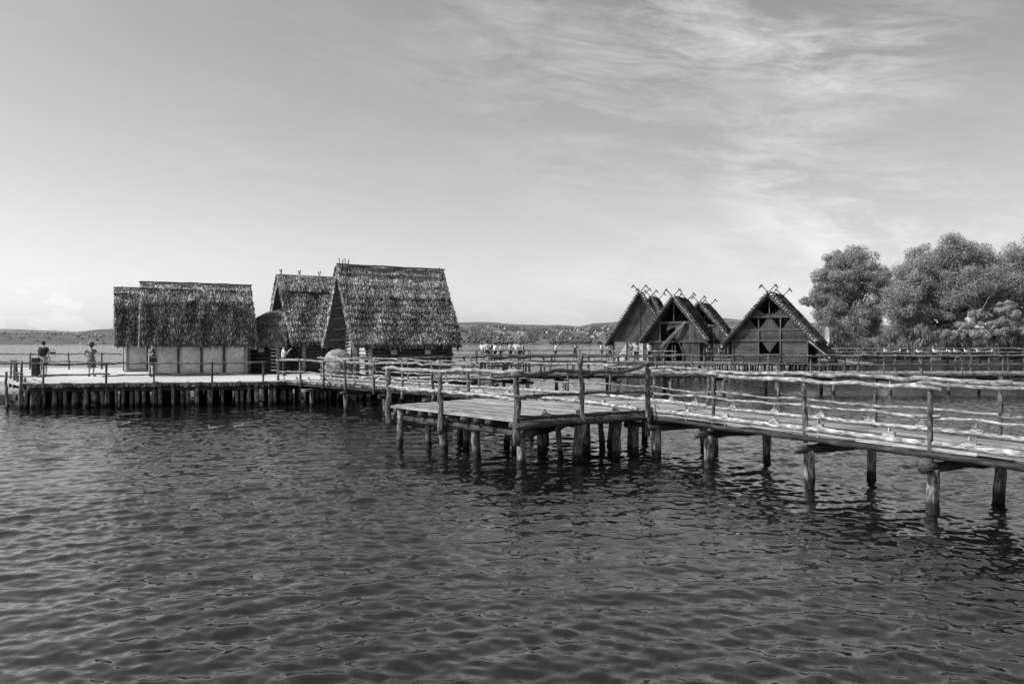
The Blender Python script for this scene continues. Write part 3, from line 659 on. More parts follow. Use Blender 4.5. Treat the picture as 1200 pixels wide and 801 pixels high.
# ---------------------------------------------------------------- steep gabled houses on the right
def gable_house(label, peak, L, phi, w, ze, zr, kind):
    """peak: (x, y) of the front end of the ridge; phi: how far the ridge turns to the right going back"""
    c = Vector(peak); h = thing('gabled_house', label, 'house', (c.x, c.y, DZ), -phi)      # local +y runs back along the ridge, local x across
    bb, tt, vv = MB(), MB(), MB()
    # the same thatch builder, turned a quarter: build along x then swap
    b0, t0 = MB(), MB()
    thatch(b0, t0, L, w, ze, zr, .2, 44, .10, .36, .35, 1.3, dens=.8, curve=.03, shade=lambda v, x: .45+.9*(abs((v*11) % 1-.5)))
    for src, dst in ((b0, bb), (t0, tt)):
        dst.v = [(y, x+L/2-.55, z) for x, y, z in src.v]; dst.f = [tuple(reversed(f)) for f in src.f]; dst.uv = src.uv; dst.t = src.t
    ro = bb.build('roof', M['thatch_base'], h); tt.build('thatch', M['thatch_dark'], ro)
    yf = -.62
    for s in (-1, 1):            # verge boards and straw bundles tied along them, toned brighter on the right
        MB().box((s*.02, yf, zr-.08), (s*(w+.12), yf, ze-.18), .06, .2, up=Vector((0,1,0)), tone=1.3).build('verge_board', M['board'], ro)
        n = 22; mb = MB()
        for k in range(n):
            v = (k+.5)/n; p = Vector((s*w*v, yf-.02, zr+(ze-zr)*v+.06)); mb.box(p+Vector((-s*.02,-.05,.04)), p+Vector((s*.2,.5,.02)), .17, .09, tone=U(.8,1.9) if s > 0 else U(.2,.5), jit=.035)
        mb.build('verge_thatch', M['loglit'], ro)
    for k, y in enumerate((yf+.15, L-.75)): finial(h, 0, 0, 1) if 0 else None
    for y in (yf+.1, L-.8):
        mb = MB()
        for s in (-1, 1):
            a = Vector((-s*.4, y+s*.05, zr-.45)); b = Vector((s*.58, y+s*.05, zr+.6)); mb.log([a, b], .05, .045, seg=6, wob=.01)
            mb.log([b+Vector((-s*.05,0,.04)), b+Vector((s*.10,0,-.04)), b+Vector((s*.25,0,-.25))], .085, .04, seg=6, wob=.002, step=.1)
            mb.log([b, b+Vector((-s*.08,0,.2))], .035, .015, seg=5, wob=0); mb.log([b+Vector((s*.1,0,0)), b+Vector((s*.13,0,.16))], .03, .012, seg=5, wob=0)
        mb.build('gable_finial', M['darkwood'], h)
    MB().log([(0,-.5,zr+.03),(0,L-.6,zr+.03)], .1, seg=6, wob=.02).build('ridge_pole', M['board'], ro)
    ww = w-.75; zs = lambda x: ze+(zr-ze)*(1-abs(x)/w)-.26
    fn = lambda x, z, e: Vector((x, -e, z)); H = math.pi/2
    # side and rear walls
    for s in (-1, 1):
        mb = MB(); planks(mb, [(0,0),(L-1.4,0),(L-1.4,zs(ww)),(0,zs(ww))], H, .25, lambda y, z, e, s=s: Vector((s*(ww+e-.06), y+.06, z)), .05); mb.build('side_wall', M['board'], h)
    mb = MB(); planks(mb, [(-ww,0),(ww,0),(ww,zs(ww)),(0,zs(0)),(-ww,zs(ww))], H, .25, lambda x, z, e: Vector((x, L-1.3+e, z)), .05); mb.build('rear_wall', M['board'], h)
    P = lambda nm, poly, ang, wd=.2, mat='board', tones=(.6,1.25), d=0: (lambda mb: (planks(mb, poly, ang, wd, lambda x, z, e: fn(x, z, e+d), .05, .02, tones), mb.build(nm, M[mat], h)))(MB())
    def beam(a, b, wd=.14, tone=1.2, name='beam', d=.1, mat='board'): MB().box(fn(a[0],a[1],d), fn(b[0],b[1],d), .1, wd, up=Vector((0,1,0)) if abs(a[0]-b[0]) > .01 and abs(a[1]-b[1]) > .01 else Vector((0,0,1)), tone=tone).build(name, M[mat], h)
    zw = zs(ww)
    def wf(z): return w*(1-(z+.26-ze)/(zr-ze))
    if kind == 'plaster':
        zl = 1.95; P('gable_wall', [(-ww,0),(ww,0),(ww,zl),(-ww,zl)], H, 3, 'plaster', (1.0,1.05))
        P('gable_boards', [(-wf(zl),zl),(0,zl),(0,zs(0))], R(62), .16, 'board', (.9,2.0), .06); P('gable_boards', [(0,zl),(wf(zl),zl),(0,zs(0))], R(118), .16, 'board', (.9,2.0), .06)
        beam((-w+.2,zl),(w-.2,zl)); beam((0,zl),(0,zs(0)))
        for x in (-ww,-ww/2,-.3,.35,ww/2,ww): beam((x,0),(x,zl), .12, .6)
        win(h, fn, -1.0, 1.2, .25, .4)
    elif kind == 'arch':
        z1, z2 = 1.85, 3.9
        # left bay partly open, boards right of the arch
        P('gable_wall', [(-ww,0),(-.75,0),(-.95,z1),(-ww,z1)], H, .22, 'board', (.5,.9)); P('gable_wall', [(.75,0),(ww,0),(ww,z1),(.75,z1)], H, .2, 'board', (.7,1.5))
        P('gable_boards', [(-wf(z1),z1),(-1.35,z1),(-1.35,zs(1.35))], H, .2, 'board', (.5,.9)); P('gable_boards', [(.1,z1),(wf(z1),z1),(wf(z2-.3),z2-.3),(.1,z2-.3)], H, .17, 'board', (.9,2.2))
        P('gable_boards', [(-.7,z1+1.0),(.1,z1+1.4),(.1,z2-.3),(-.7,z2-.3)], H, .2, 'board', (.6,1.1))
        beam((-w+.3,z1),(w-.3,z1)); beam((-wf(z2)+.0,z2-.25),(wf(z2),z2-.25), .2); beam((0,z2-.2),(0,zs(0))); beam((-1.3,z1),(-1.3,zs(1.3)))
        for s in (-1, 1):
            MB().log([(s*.95,-.15,0),(s*.85,-.15,.9),(s*.5,-.15,1.7),(0,-.15,2.3)], .08, seg=6, wob=.01, tone=1).build('arch_brace', M['board'], h, True)
        MB().box((-1.1,-.7,1.35),(1.1,-.25,3.7), .22, .16, up=Vector((0,1,0)), tone=2.2).build('sloping_beam', M['board'], h)
        for x in (-.15,.12): beam((x,0),(x,1.5), .07, 2.5, 'door_post')
        for s in (-1, 1):
            for q in range(3): MB().log([(s*(ww+.35),.2+q*2.2,0),(s*(ww+.35),.2+q*2.2,zs(ww+.35))], .08, seg=6).build('side_post', M['board'], h)
    else:
        z1, z2, z3 = 1.95, 2.9, 4.05
        P('gable_wall', [(-ww,0),(-.95,0),(-.95,z1),(-ww,z1)], 0, .28, 'board', (.6,1.4)); P('gable_wall', [(.95,0),(ww,0),(ww,z1),(.95,z1)], 0, .28, 'board', (.8,1.7))
        P('gable_wall', [(-.95,0),(.95,0),(.95,.75),(-.95,.75)], 0, .28, 'board', (.6,1.3)); P('window_flap', [(-.75,z1),(0,.85),(.75,z1)], H, .2, 'board', (.9,1.3), .04)
        P('gable_boards', [(-wf(z1),z1),(wf(z1),z1),(wf(z2),z2),(-wf(z2),z2)], 0, .3, 'board', (.8,1.8))
        P('gable_panel', [(-.95,z2),(.95,z2),(0,z3+.1)], H, .22, 'board', (.8,1.1)); 
        for s in (-1, 1):
            P('gable_panel', [(s*1.05,z2),(s*wf(z2),z2),(s*wf(z3-.1),z3-.1)][::s], H, .22, 'board', (.8,1.1)); P('gable_panel', [(s*.12,z3+.35),(s*wf(z3),z3),(s*.06,z3)][::s] , H, .22, 'board', (.8,1.1))
            P('gable_panel', [(s*.08,z3),(s*wf(z3),z3),(s*wf(z3+.75),z3+.75)][::s], H, .22, 'board', (.8,1.1), .07)
            beam((s*.95,0),(s*.95,z1), .13, 1.6); beam((s*.95,z1),(s*.95,z2), .2, 1.6); beam((s*.95,z2),(s*.95,z3), .12, 1.3)
        for z in (z1, z2, z3): beam((-wf(z)+.05,z),(wf(z)-.05,z), .12, 1.5)
        beam((0,z3),(0,zs(0)), .12, 1.2); 
        for s in (-1, 1): beam((s*ww,0),(s*ww,z1), .14, 1.4, 'corner_post')
        # lean-to roof on the right, lower than the main slope
        lo_ = MB(); tl = MB(); A = Vector((w-.55,-.55,ze+.15)); sl = Vector((1.75,0,-1.5)); nn = Vector((1.5,0,1.75)).normalized()
        lo_.add([A, A+sl, A+sl+Vector((0,L-.2,0)), A+Vector((0,L-.2,0)), A-nn*.15, A+sl-nn*.15, A+sl+Vector((0,L-.2,0))-nn*.15, A+Vector((0,L-.2,0))-nn*.15], [(0,1,2,3),(7,6,5,4),(0,4,5,1),(1,5,6,2)], None, 1)
        for k in range(3500):
            u_ = U(0,1); v_ = U(0,L-.2); p = A+sl*u_+Vector((0,v_,.0))+nn*.02; e = p+sl.normalized()*U(.15,.35)+nn*U(0,.09); ty = Vector((0,U(.03,.07),0)); tl.add([p-ty,p+ty,e+ty*.6,e-ty*.6],[(0,1,2,3)],None,U(.3,1.3))
        lr = lo_.build('lean_to_roof', M['thatch_base'], h); tl.build('thatch', M['thatch_dark'], lr)
        MB().box(A+Vector((0,-.08,0)), A+sl+Vector((0,-.08,0)), .05, .22, up=Vector((0,1,0)), tone=1.6).build('verge_board', M['loglit'], lr)
        for q in range(6): MB().log([(w+.95,-.3+q*1.1,0),(w+.95,-.3+q*1.1,ze-1.1)], .06, seg=6).build('side_post', M['board'], h)
    return h
gable_house('steep gabled house with radiating boards above pale plaster, left of the right-hand group', gp(750,79).xy, 5.2, R(14), 3.35, 1.62, 6.75, 'plaster')
gable_house('steep gabled house half hidden behind the radiating-board gable', gp(763.5,88).xy, 5.5, R(20), 2.6, 2.2, 6.85, 'plaster')
gable_house('middle gabled house with an arched doorway and a sloping pale beam', gp(790,75).xy, 7.0, R(24), 3.15, 1.85, 6.1, 'arch')
gable_house('gabled house whose roof shows right behind the arched-door house', gp(820,88).xy, 7.2, R(24), 3.4, 2.0, 6.2, 'arch')
gable_house('rightmost gabled house with triangular openings, a flap window and a side lean-to', gp(902,71.5).xy, 6.6, R(30), 4.0, 1.75, 6.25, 'flap')

# ---------------------------------------------------------------- people
def skin(name, verts, edges, radii, mat, parent, sub=1):
    me = bpy.data.meshes.new(name); me.from_pydata([tuple(v) for v in verts], edges, []); me.materials.append(mat)
    o = bpy.data.objects.new(name, me); col.objects.link(o); o.parent = parent
    at = me.attributes.new('tone', 'FLOAT', 'POINT'); at.data.foreach_set('value', [1.0]*len(verts))
    md = o.modifiers.new('Skin', 'SKIN'); md.use_smooth_shade = True
    for i, r in enumerate(radii):
        me.skin_vertices[0].data[i].radius = r if isinstance(r, tuple) else (r, r)
    me.skin_vertices[0].data[0].use_root = True
    if sub: s = o.modifiers.new('Sub', 'SUBSURF'); s.levels = sub; s.render_levels = sub
    return o
def person(label, loc, yaw, pose='down', top='white', bottom='darkc', legs='shorts', hat=False, pack=False, H=1.72, near=False, group=None, hairm='hair', skirt=False, stride=.0):
    """loc: feet on the deck; yaw 0 faces +y (away from the viewer)"""
    h = thing('person', label, 'person', loc, yaw, group); k = H/1.75
    V = lambda x, y, z: Vector((x*k, y*k, z*k))
    J = {'pel': V(0,0,.95), 'wai': V(0,.0,1.12), 'che': V(0,.01,1.32), 'nek': V(0,.0,1.5), 'chin': V(0,.02,1.57), 'hea': V(0,.02,1.66)}
    for s, n in ((-1,'l'),(1,'r')):
        st = stride*s
        J['hip'+n] = V(.10*s,0,.90); J['kne'+n] = V(.12*s,.03+st*.5,.50); J['ank'+n] = V(.13*s,-.02+st,.09); J['toe'+n] = V(.16*s,.13+st,.035)
        J['sho'+n] = V(.19*s,0,1.43)
        if pose == 'hips' : J['elb'+n] = V(.42*s,-.08,1.22); J['wri'+n] = V(.22*s,.04,1.05); J['han'+n] = V(.16*s,.07,1.02)
        elif pose == 'phone': J['elb'+n] = V(.25*s,.14,1.2); J['wri'+n] = V(.10*s,.32,1.42); J['han'+n] = V(.06*s,.38,1.48)
        elif pose == 'cross': J['elb'+n] = V(.25*s,.04,1.15); J['wri'+n] = V(.02*s,.2,1.14); J['han'+n] = V(-.06*s,.2,1.15)
        else: J['elb'+n] = V(.25*s,-.03,1.15); J['wri'+n] = V(.26*s,.06,.9); J['han'+n] = V(.26*s,.09,.81)
    names = list(J); ix = {n: i for i, n in enumerate(names)}
    rad = {'pel':(.15,.11),'wai':(.125,.095),'che':(.155,.11),'nek':.055,'chin':.075,'hea':.095,'hip':.085,'kne':.058,'ank':.038,'toe':.032,'sho':.062,'elb':.042,'wri':.028,'han':.03}
    rd = [rad[n if n in rad else n[:-1]] for n in names]; rd = [tuple(c*k for c in r) if isinstance(r, tuple) else r*k for r in rd]
    ed = [('pel','wai'),('wai','che'),('che','nek'),('nek','chin'),('chin','hea')]
    for n in 'lr': ed += [('pel','hip'+n),('hip'+n,'kne'+n),('kne'+n,'ank'+n),('ank'+n,'toe'+n),('che','sho'+n),('sho'+n,'elb'+n),('elb'+n,'wri'+n),('wri'+n,'han'+n)]
    verts = [J[n] for n in names]; edges = [(ix[a], ix[b]) for a, b in ed]
    if near:        # four fingers and a thumb on each hand
        for s, n in ((-1,'l'),(1,'r')):
            d = (J['han'+n]-J['wri'+n]).normalized(); sd = d.cross(Vector((0,0,1)));  sd = Vector((0,1,0)) if sd.length < .3 else sd.normalized()
            for q, ln in zip((-.027,-.009,.009,.027), (.06,.075,.08,.065)):
                i0 = len(verts); verts += [J['han'+n]+d*.035+sd*q, J['han'+n]+d*(.035+ln)+sd*q*1.2+Vector((0,.015,0))]; rd += [.0095,.0075]; edges += [(ix['han'+n], i0), (i0, i0+1)]
            i0 = len(verts); verts += [J['han'+n]-sd*.04+d*.0, J['han'+n]-sd*.055+d*.04]; rd += [.011,.009]; edges += [(ix['han'+n], i0), (i0, i0+1)]
    body = skin('body', verts, edges, rd, M['skin'], h, 1)
    if near:
        mb = MB(); mb.ball(J['hea']+V(0,.105,-.02), .014, .022, .022); mb.build('nose', M['skin'], body, True)
        for s in (-1, 1): 
            MB().ball(J['hea']+V(.036*s,.088,.01), .012, .008, .008, tone=.3).build('eye', M['hair'], body); MB().ball(J['hea']+V(.092*s,.0,-.01), .012, .022, .03).build('ear', M['skin'], body, True)
        MB().ball(J['hea']+V(0,.09,-.055), .026, .01, .007, tone=.5).build('mouth', M['skin'], body)
    # clothes
    def sub_(ns, edn, scale, name, mat):
        vs = [p for p, _ in ns]; skin(name, vs, edn, [tuple(c*k for c in r) if isinstance(r, tuple) else r*k for _, r in ns], mat, h, 1)
    sub_([(J['che'],(.172,.13)),(J['wai'],(.15,.12)),(J['pel']+V(0,0,.02),(.17,.135)),(J['nek']-V(0,0,.06),.08),(J['shol'],.078),(J['shor'],.078),(J['shol'].lerp(J['elbl'],.75),.062),(J['shor'].lerp(J['elbr'],.75),.062)],
         [(0,1),(1,2),(0,3),(0,4),(0,5),(4,6),(5,7)], 1, 'shirt', M[top])
    if skirt:
        mb = MB(); mb.lathe([(.15*k,1.12*k),(.19*k,.98*k),(.23*k,.75*k),(.27*k,.48*k)], 14, (0,0,0), 1, .03, 1, .8); mb.build('skirt', M[bottom], h, True)
    else:
        e = .15 if legs == 'shorts' else 1.0
        kl = [J['hip'+n].lerp(J['kne'+n], .85) if legs == 'shorts' else J['kne'+n] for n in 'lr']; v = [(J['pel'],(.165,.13)),(J['hipl'],.102),(J['hipr'],.102),(kl[0],.085 if legs == 'shorts' else .072),(kl[1],.085 if legs == 'shorts' else .072)]; eg = [(0,1),(0,2),(1,3),(2,4)]
        if legs != 'shorts': v += [(J['ankl']+V(0,0,.02),.055),(J['ankr']+V(0,0,.02),.055)]; eg += [(3,5),(4,6)]
        sub_(v, eg, 1, 'shorts' if legs == 'shorts' else 'trousers', M[bottom])
    for n in 'lr': mb = MB(); p = J['toe'+n]; mb.ball(p+V(0,-.07,.01), .05*k, .13*k, .045*k); mb.build('shoe', M['darkc'], h, True)
    mb = MB(); mb.ball(J['hea']+V(0,-.02,.03), .102*k, .112*k, .105*k); mb.build('hair', M[hairm], h, True)
    if hat:
        mb = MB(); mb.lathe([(.25,-.01),(.26,.008),(.13,.035),(.12,.12),(.08,.17),(0,.18)], 14, J['hea']+V(0,0,.04)); mb.build('hat', M['darkc'], h, True)
    if pack:
        b = thing('backpack', 'dark rucksack worn by the bareheaded visitor at far left', 'backpack', loc, yaw)
        mb = MB(); mb.ball(V(0,-.2,1.24), .16, .11, .24); mb.build('bag', M['darkc'], b, True)
        for s in (-1, 1): MB().log([V(.1*s,-.14,1.42), V(.12*s,.02,1.5), V(.12*s,.13,1.35), V(.13*s,.0,1.1)], .018, seg=6, wob=0).build('strap', M['darkc'], b)
    return h
def feet(px, y): D = (HC-DZ)*F/(y-HZ); return gp(px, D, DZ+.004)
person('bareheaded visitor in a dark shirt and light shorts standing with a rucksack, seen from behind', feet(51,441), R(5), 'down', 'darkc', 'grey', 'shorts', pack=True, H=1.75, near=True)
person('woman in a sun hat and patterned skirt with hands on her hips, seen from behind', feet(107,441), R(-5), 'hips', 'print', 'print', hat=True, H=1.62, near=True, skirt=True)
person('visitor in dark clothes with folded arms leaning by the corner of the clay-panelled house', gp(179,40.0,DZ), R(120), 'cross', 'darkc', 'darkc', 'shorts', H=1.68, near=True)
person('visitor in a pale shirt and dark trousers taking a photo beside the clay oven', gp(332,41.5,DZ), R(-70), 'phone', 'white', 'darkc', 'long', H=1.6, near=True)
crowd = [(565,'down','white','grey'),(571,'down','white','darkc'),(575,'down','darkc','grey'),(580,'phone','white','darkc'),(587,'hips','grey','darkc'),(598,'down','white','darkc'),(605,'hips','white','grey'),(609,'phone','white','darkc'),(613,'down','grey','darkc')]
look = {'white':'white top', 'grey':'grey top', 'darkc':'dark top'}
desc = ['leftmost of the far crowd, white top and pale shorts','second from left in the far crowd, white top, dark trousers','third from left in the far crowd, dark top, smallest gap to its neighbour','fourth from left in the far crowd, white top, hands raised',
        'fifth from left in the far crowd, grey top, hands on hips','sixth from left in the far crowd, white top, after a gap','tall white-topped visitor in the right half of the far crowd, hands on hips','white-topped visitor with hands raised near the right end of the far crowd','rightmost of the far crowd, grey top and dark trousers']
for i, (px, ps, tp, bt) in enumerate(crowd):
    person(desc[i], gp(px, 79.5+U(-.8,.8), DZ), R(U(-180,180)), ps, tp, bt, random.choice(('shorts','long')), H=1.72+U(-.08,.16), group='visitors crowding the far footbridge')
person('lone visitor in a white top walking on the far footbridge, right of the crowd', gp(651,80.2,DZ), R(90), 'down', 'white', 'darkc', 'shorts', stride=.15)
person('lone dark-clad visitor on the far footbridge beneath the hills', gp(674,80.2,DZ), R(170), 'hips', 'darkc', 'darkc', 'long')
person('visitor in a white top near the left corner of the radiating-board house', gp(705,80,DZ), R(60), 'down', 'white', 'grey', 'long')
person('visitor in a white top standing against the left eave of the radiating-board house', gp(715,79.8,DZ), R(20), 'down', 'white', 'darkc', 'shorts')
person('visitor in a dark top in front of the plaster wall of the radiating-board house', gp(739,75.8,DZ), R(180), 'cross', 'darkc', 'grey', 'long')
person('visitor in a grey top in front of the plaster wall, right of the dark-topped one', gp(746,75.4,DZ), R(160), 'down', 'grey', 'darkc', 'long')
person('visitor in a pale top between the radiating-board house and the arched-door house', gp(761,75.2,DZ), R(200), 'down', 'white', 'darkc', 'long')
person('dark-clad visitor under the eave at the right side of the arched-door house', gp(831,73.6,DZ), R(180), 'down', 'darkc', 'darkc', 'long')
person('dark-clad visitor alone in the gap between the two right-hand gables', gp(845.5,73,DZ), R(180), 'down', 'darkc', 'darkc', 'long')

# ---------------------------------------------------------------- gulls, ducks, boats, flag
def bird(label, cat, name, loc, rz, floating=False, body='white', wing='grey', group=None):
    b = thing(name, label, cat, loc, rz, group); mb = MB()
    z = .03 if floating else .13
    mb.ball((0,0,z+.03), .19, .075, .075); mb.ball((.17,0,z+.13), .05, .042, .045); mb.log([(.12,0,z+.05),(.17,0,z+.12)], .05, .04, wob=0, seg=8, step=.03); mb.build('body', M[body], b, True)
    for s in (-1, 1): mb = MB(); mb.ball((-.06,.05*s,z+.05), .2, .03, .05); mb.build('wing', M[wing], b, True)
    MB().log([(.21,0,z+.125),(.27,0,z+.115)], .012, .005, seg=5, wob=0).build('beak', M['darkc'], b)
    MB().box((-.18,0,z+.03),(-.3,0,z+.05), .06, .015, tone=1).build('tail', M[body], b)
    if not floating:
        for s in (-1, 1): MB().log([(0,.03*s,-.02),(0,.03*s,.13)], .008, seg=5, wob=0, step=.1).build('leg', M['darkc'], b)
    return b
g0 = bird('white gull perched on the handrail of the long footbridge before the thicket', 'gull', 'gull', (0,0,0), 0, group='gulls perched along the long footbridge')
gz = DZ+.98+.06+.06
gx = (1039,1052,1065,1077,1097,1107,1114,1121,1133,1147,1160)
for i, px in enumerate(gx):
    g = g0 if i == 0 else copy_tree(g0)
    g.location = gp(px, 43.55, gz); g.rotation_euler.z = random.choice((0, math.pi))+U(-.7,.7); s_ = U(.7,.95); g.scale = (s_,)*3
for px, y, lb in ((149,498,'small pale gull floating nearest the left edge of the water'),(250,503,'pale gull floating in the middle of the three on the water'),(281,501,'pale gull floating rightmost of the three on the water')):
    bird(lb, 'gull', 'floating_gull', gp(px, HC*F/(y-HZ), 0), U(0,6), True, 'grey', 'grey').scale = (.7,.7,.7)
def sailboat(label, px, D, h, rz):
    b = thing('sailboat', label, 'sailboat', gp(px, D, 0), rz); mb = MB(); L = h*.75
    vs = []; N = 8
    for i in range(N+1):
        t = i/N; x = (t-.5)*L; wv = .16*L*math.sin(math.pi*min(1,t*.85+.12))**.7
        vs += [(x,-wv,.11*L),(x,-wv*.5,-.02*L),(x,wv*.5,-.02*L),(x,wv,.11*L)]
    fs = [(i*4+k, i*4+k+1, i*4+k+5, i*4+k+4) for i in range(N) for k in range(3)]+[(i*4+3, i*4, i*4+4, i*4+7) for i in range(N)]
    mb.add(vs, fs+[(0,1,2,3),(N*4+3,N*4+2,N*4+1,N*4)], None, 1); mb.build('hull', M['white'], b)
    MB().log([(0,0,.1*L),(0,0,h)], .06, seg=5, wob=0, step=5).build('mast', M['grey'], b)
    mb = MB(); mb.add([(-.02*L,0,.2*L),(-.45*L,.05*L,.2*L),(-.02*L,0,h*.97)], [(0,1,2)], None, 1); mb.add([(.04*L,0,.15*L),(.45*L,.04*L,.14*L),(.03*L,0,h*.85)], [(0,1,2)], None, 1); mb.build('sail', M['white'], b)
sailboat('small white sailboat near the left edge, nearest the frame', 44, 950, 5, .4)
sailboat('white sailboat with bare-looking sail right of the rucksack visitor', 66.5, 1000, 7.5, 1.0)
sailboat('distant white sailboat midway between the two visitors on the left', 94.5, 1300, 7, .3)
sailboat('white sailboat with the tallest sail rising above the sun hat', 106, 1000, 9, .2)
b = thing('motorboat', 'low white motorboat on the open lake behind the rucksack visitor', 'motorboat', gp(72,800,0), .1)
mb = MB(); mb.lathe([(0,-.2),(1.0,-.1),(1.25,.7),(1.1,.75),(0,.75)], 12, (0,0,0), 1, 0, 2.6, .9); mb.build('hull', M['white'], b); MB().box((-1.5,0,1.1),(.6,0,1.1), 1.4, .8, tone=1).build('cabin', M['grey'], b)
b = thing('covered_boat', 'small dark moored boat with an arched cover on the lake at left', 'boat', gp(61.5,225,0), .1)
mb = MB(); mb.lathe([(0,-.2),(.5,-.1),(.62,.35),(.58,.38),(.0,.38)], 14, (0,0,0), 1, 0, 1.5, .8); mb.build('hull', M['darkc'], b)
mb = MB()
for q in range(9):
    a = math.pi*q/8; mb.box((-.75*math.cos(a)-.0,-.4,.35+.75*math.sin(a)), (-.75*math.cos(a),.4,.35+.75*math.sin(a)), .3, .06, tone=1)
mb.build('arched_cover', M['darkc'], b)
fl = thing('feather_flag', 'tall white feather flag behind the rightmost gabled house', 'flag', gp(966,84,DZ))
MB().log([(0,0,0),(0,0,1.6),(.02,0,2.9),(.1,0,3.35)], .03, seg=6, wob=0).build('flagpole', M['grey'], fl)
mb = MB(); pr_ = [(0,1.3,.28),(0,1.8,.5),(0,2.4,.55),(.02,2.9,.55),(.08,3.2,.42),(.2,3.4,.2)]
vs = []; 
for x, z, w_ in pr_: vs += [(x,0,z),(x+w_,.05*math.sin(z*3),z)]
mb.add(vs, [(2*i,2*i+1,2*i+3,2*i+2) for i in range(5)], None, 1); mb.build('cloth', M['white'], fl)

# ---------------------------------------------------------------- vegetation
def leaves(cent, rad, n, size, aspect=1.6, tone=(.6,1.3), up=False):
    cent = np.array(cent); rad = np.array(rad); pr = rad**2/np.sum(rad**2); idx = rng.choice(len(rad), n, p=pr)
    d = rng.normal(size=(n,3)); d /= np.linalg.norm(d, axis=1)[:,None]; rr = rad[idx]*(.35+.75*rng.random(n)**.45)
    P = cent[idx]+d*rr[:,None]*np.array([1,1,.82])
    a = np.cross(d+rng.normal(size=(n,3))*.45, rng.normal(size=(n,3))); a /= np.linalg.norm(a, axis=1)[:,None]; nrm_ = d+rng.normal(size=(n,3))*.45
    if up: a = a*np.array([.35,.35,.2])+np.array([0,0,1]); a /= np.linalg.norm(a, axis=1)[:,None]
    b = np.cross(a, rng.normal(size=(n,3)) if up else nrm_); b /= np.linalg.norm(b, axis=1)[:,None]
    s = size*(.5+rng.random(n))[:,None]; a = a*s*aspect; b = b*s*.5
    V = np.stack([P-a*.5, P+b*.5, P+a*.5, P-b*.5], 1).reshape(-1,3); Fq = np.arange(n*4).reshape(n,4)
    T = np.repeat(tone[0]+(tone[1]-tone[0])*rng.random(n), 4); return V, Fq, T
def tree(label, D, lobes, base_px, n, leafm, size=.34, sub=16, bare=0, trunk_r=.5, fill=.36):
    base = gp(base_px, D, .3); t = thing('tree', label, 'tree', base); o = np.array(base)
    C, Rr = [], []; LP = []
    for px, y, r in lobes:
        rm = r*D/F; c = np.array([(px-600)/F*D, D+U(-.9,.9)*rm*1.2, zp(y, D)]); LP.append((c, rm))
        for k in range(sub):
            d = rng.normal(size=3); d /= np.linalg.norm(d); C.append(c+d*rm*U(.35,1.0)*np.array([1,1,.9])); Rr.append(rm*U(.26,fill+.12))
    V, Fq, T = leaves(C, Rr, n, size, 1.5, (.75,1.2)); V = V-o
    cr = npmesh('crown', V, Fq, T, leafm, t)
    top = Vector((0,0,(LP[0][0][2]-.3)*.45)); MB().log([(0,0,-.5), top*.5+Vector((.2,0,0)), top], trunk_r, trunk_r*.7, seg=10, wob=.08, step=.8).build('trunk', M['bark'], t, True)
    mb = MB()
    for c, rm in LP:
        e = Vector(c-o); m_ = top.lerp(e, .5)+Vector((U(-.5,.5),U(-.5,.5),U(-.8,.2))); mb.log([top*U(.6,1), m_, e], trunk_r*.38, .06, seg=6, wob=.12, step=.8)
        for q in range(3):
            e2 = e+Vector((U(-1,1),U(-1,1),U(-.6,1)))*float(rm)*.85; mb.log([m_.lerp(e,.6), e2], .09, .03, seg=5, wob=.06, step=.8)
    mb.build('limb', M['bark'], t, True)
    return t
tree('round dark-leaved tree just right of the rightmost gabled house', 138, [(970,338,15),(962,352,14),(1000,314,25),(1018,330,20),(980,320,20),(1018,370,20),(992,340,26),(1012,340,20),(975,365,18),(1000,378,22),(978,330,18),(948,352,8),(982,306,15),(1007,302,14),(1022,322,14),(966,326,14),(958,337,9),(975,350,20),(1005,352,24),(1026,352,15),(968,372,15),(990,380,20),(1018,382,20),(960,386,12),(1026,316,9)], 992, 150000, M['leaf'], .20, 22)
tree('largest spreading tree filling the right end of the shore', 128, [(1163,308,24),(1198,306,30),(1185,335,28),(1100,303,27),(1072,325,27),(1172,330,30),(1165,355,26),(1210,320,34),(1210,375,34),(1135,312,26),(1056,350,22),(1064,372,22),(1108,296,20),(1090,300,20),(1110,345,30),(1078,350,28),(1140,345,28),(1090,388,20),(1120,385,20),(1095,325,28),(1160,385,20),(1200,380,28),(1190,300,18),(1078,314,20),(1122,300,20),(1150,306,20),(1064,336,20),(1092,334,26),(1124,332,26),(1156,332,26),(1048,360,18),(1074,368,22),(1102,368,20),(1184,322,26),(1186,352,26),(1060,383,16),(1132,355,16),(1208,340,26),(1046,342,10)], 1105, 300000, M['leaf'], .20, 22)
wt = tree('sparse pale willow with bare grey branches at the right edge of the frame', 116, [(1150,372,13),(1166,386,14),(1132,386,13),(1118,392,11),(1172,360,10),(1186,378,18),(1147,396,14)], 1166, 34000, M['leaf_pale'], .19, 14, fill=.32)
mb = MB(); B0 = np.array(wt.location)
for pts in (((1168,405),(1155,396),(1135,390),(1112,389),(1092,384)),((1160,400),(1150,390),(1128,376),(1118,372)),((1166,398),(1152,370),(1146,348),(1140,338)),((1150,365),(1158,350),(1166,340)),((1135,390),(1120,382),(1104,381)),((1152,372),(1132,356),(1120,340)),((1164,398),(1172,380),(1168,355))):
    P = [Vector(gp(px, 116+U(-.8,.8), zp(y, 116)))-wt.location for px, y in pts]; mb.log(P, .10, .025, seg=6, wob=.06, step=.5, tone=.6)
mb.build('bare_branch', M['bark'], wt, True)
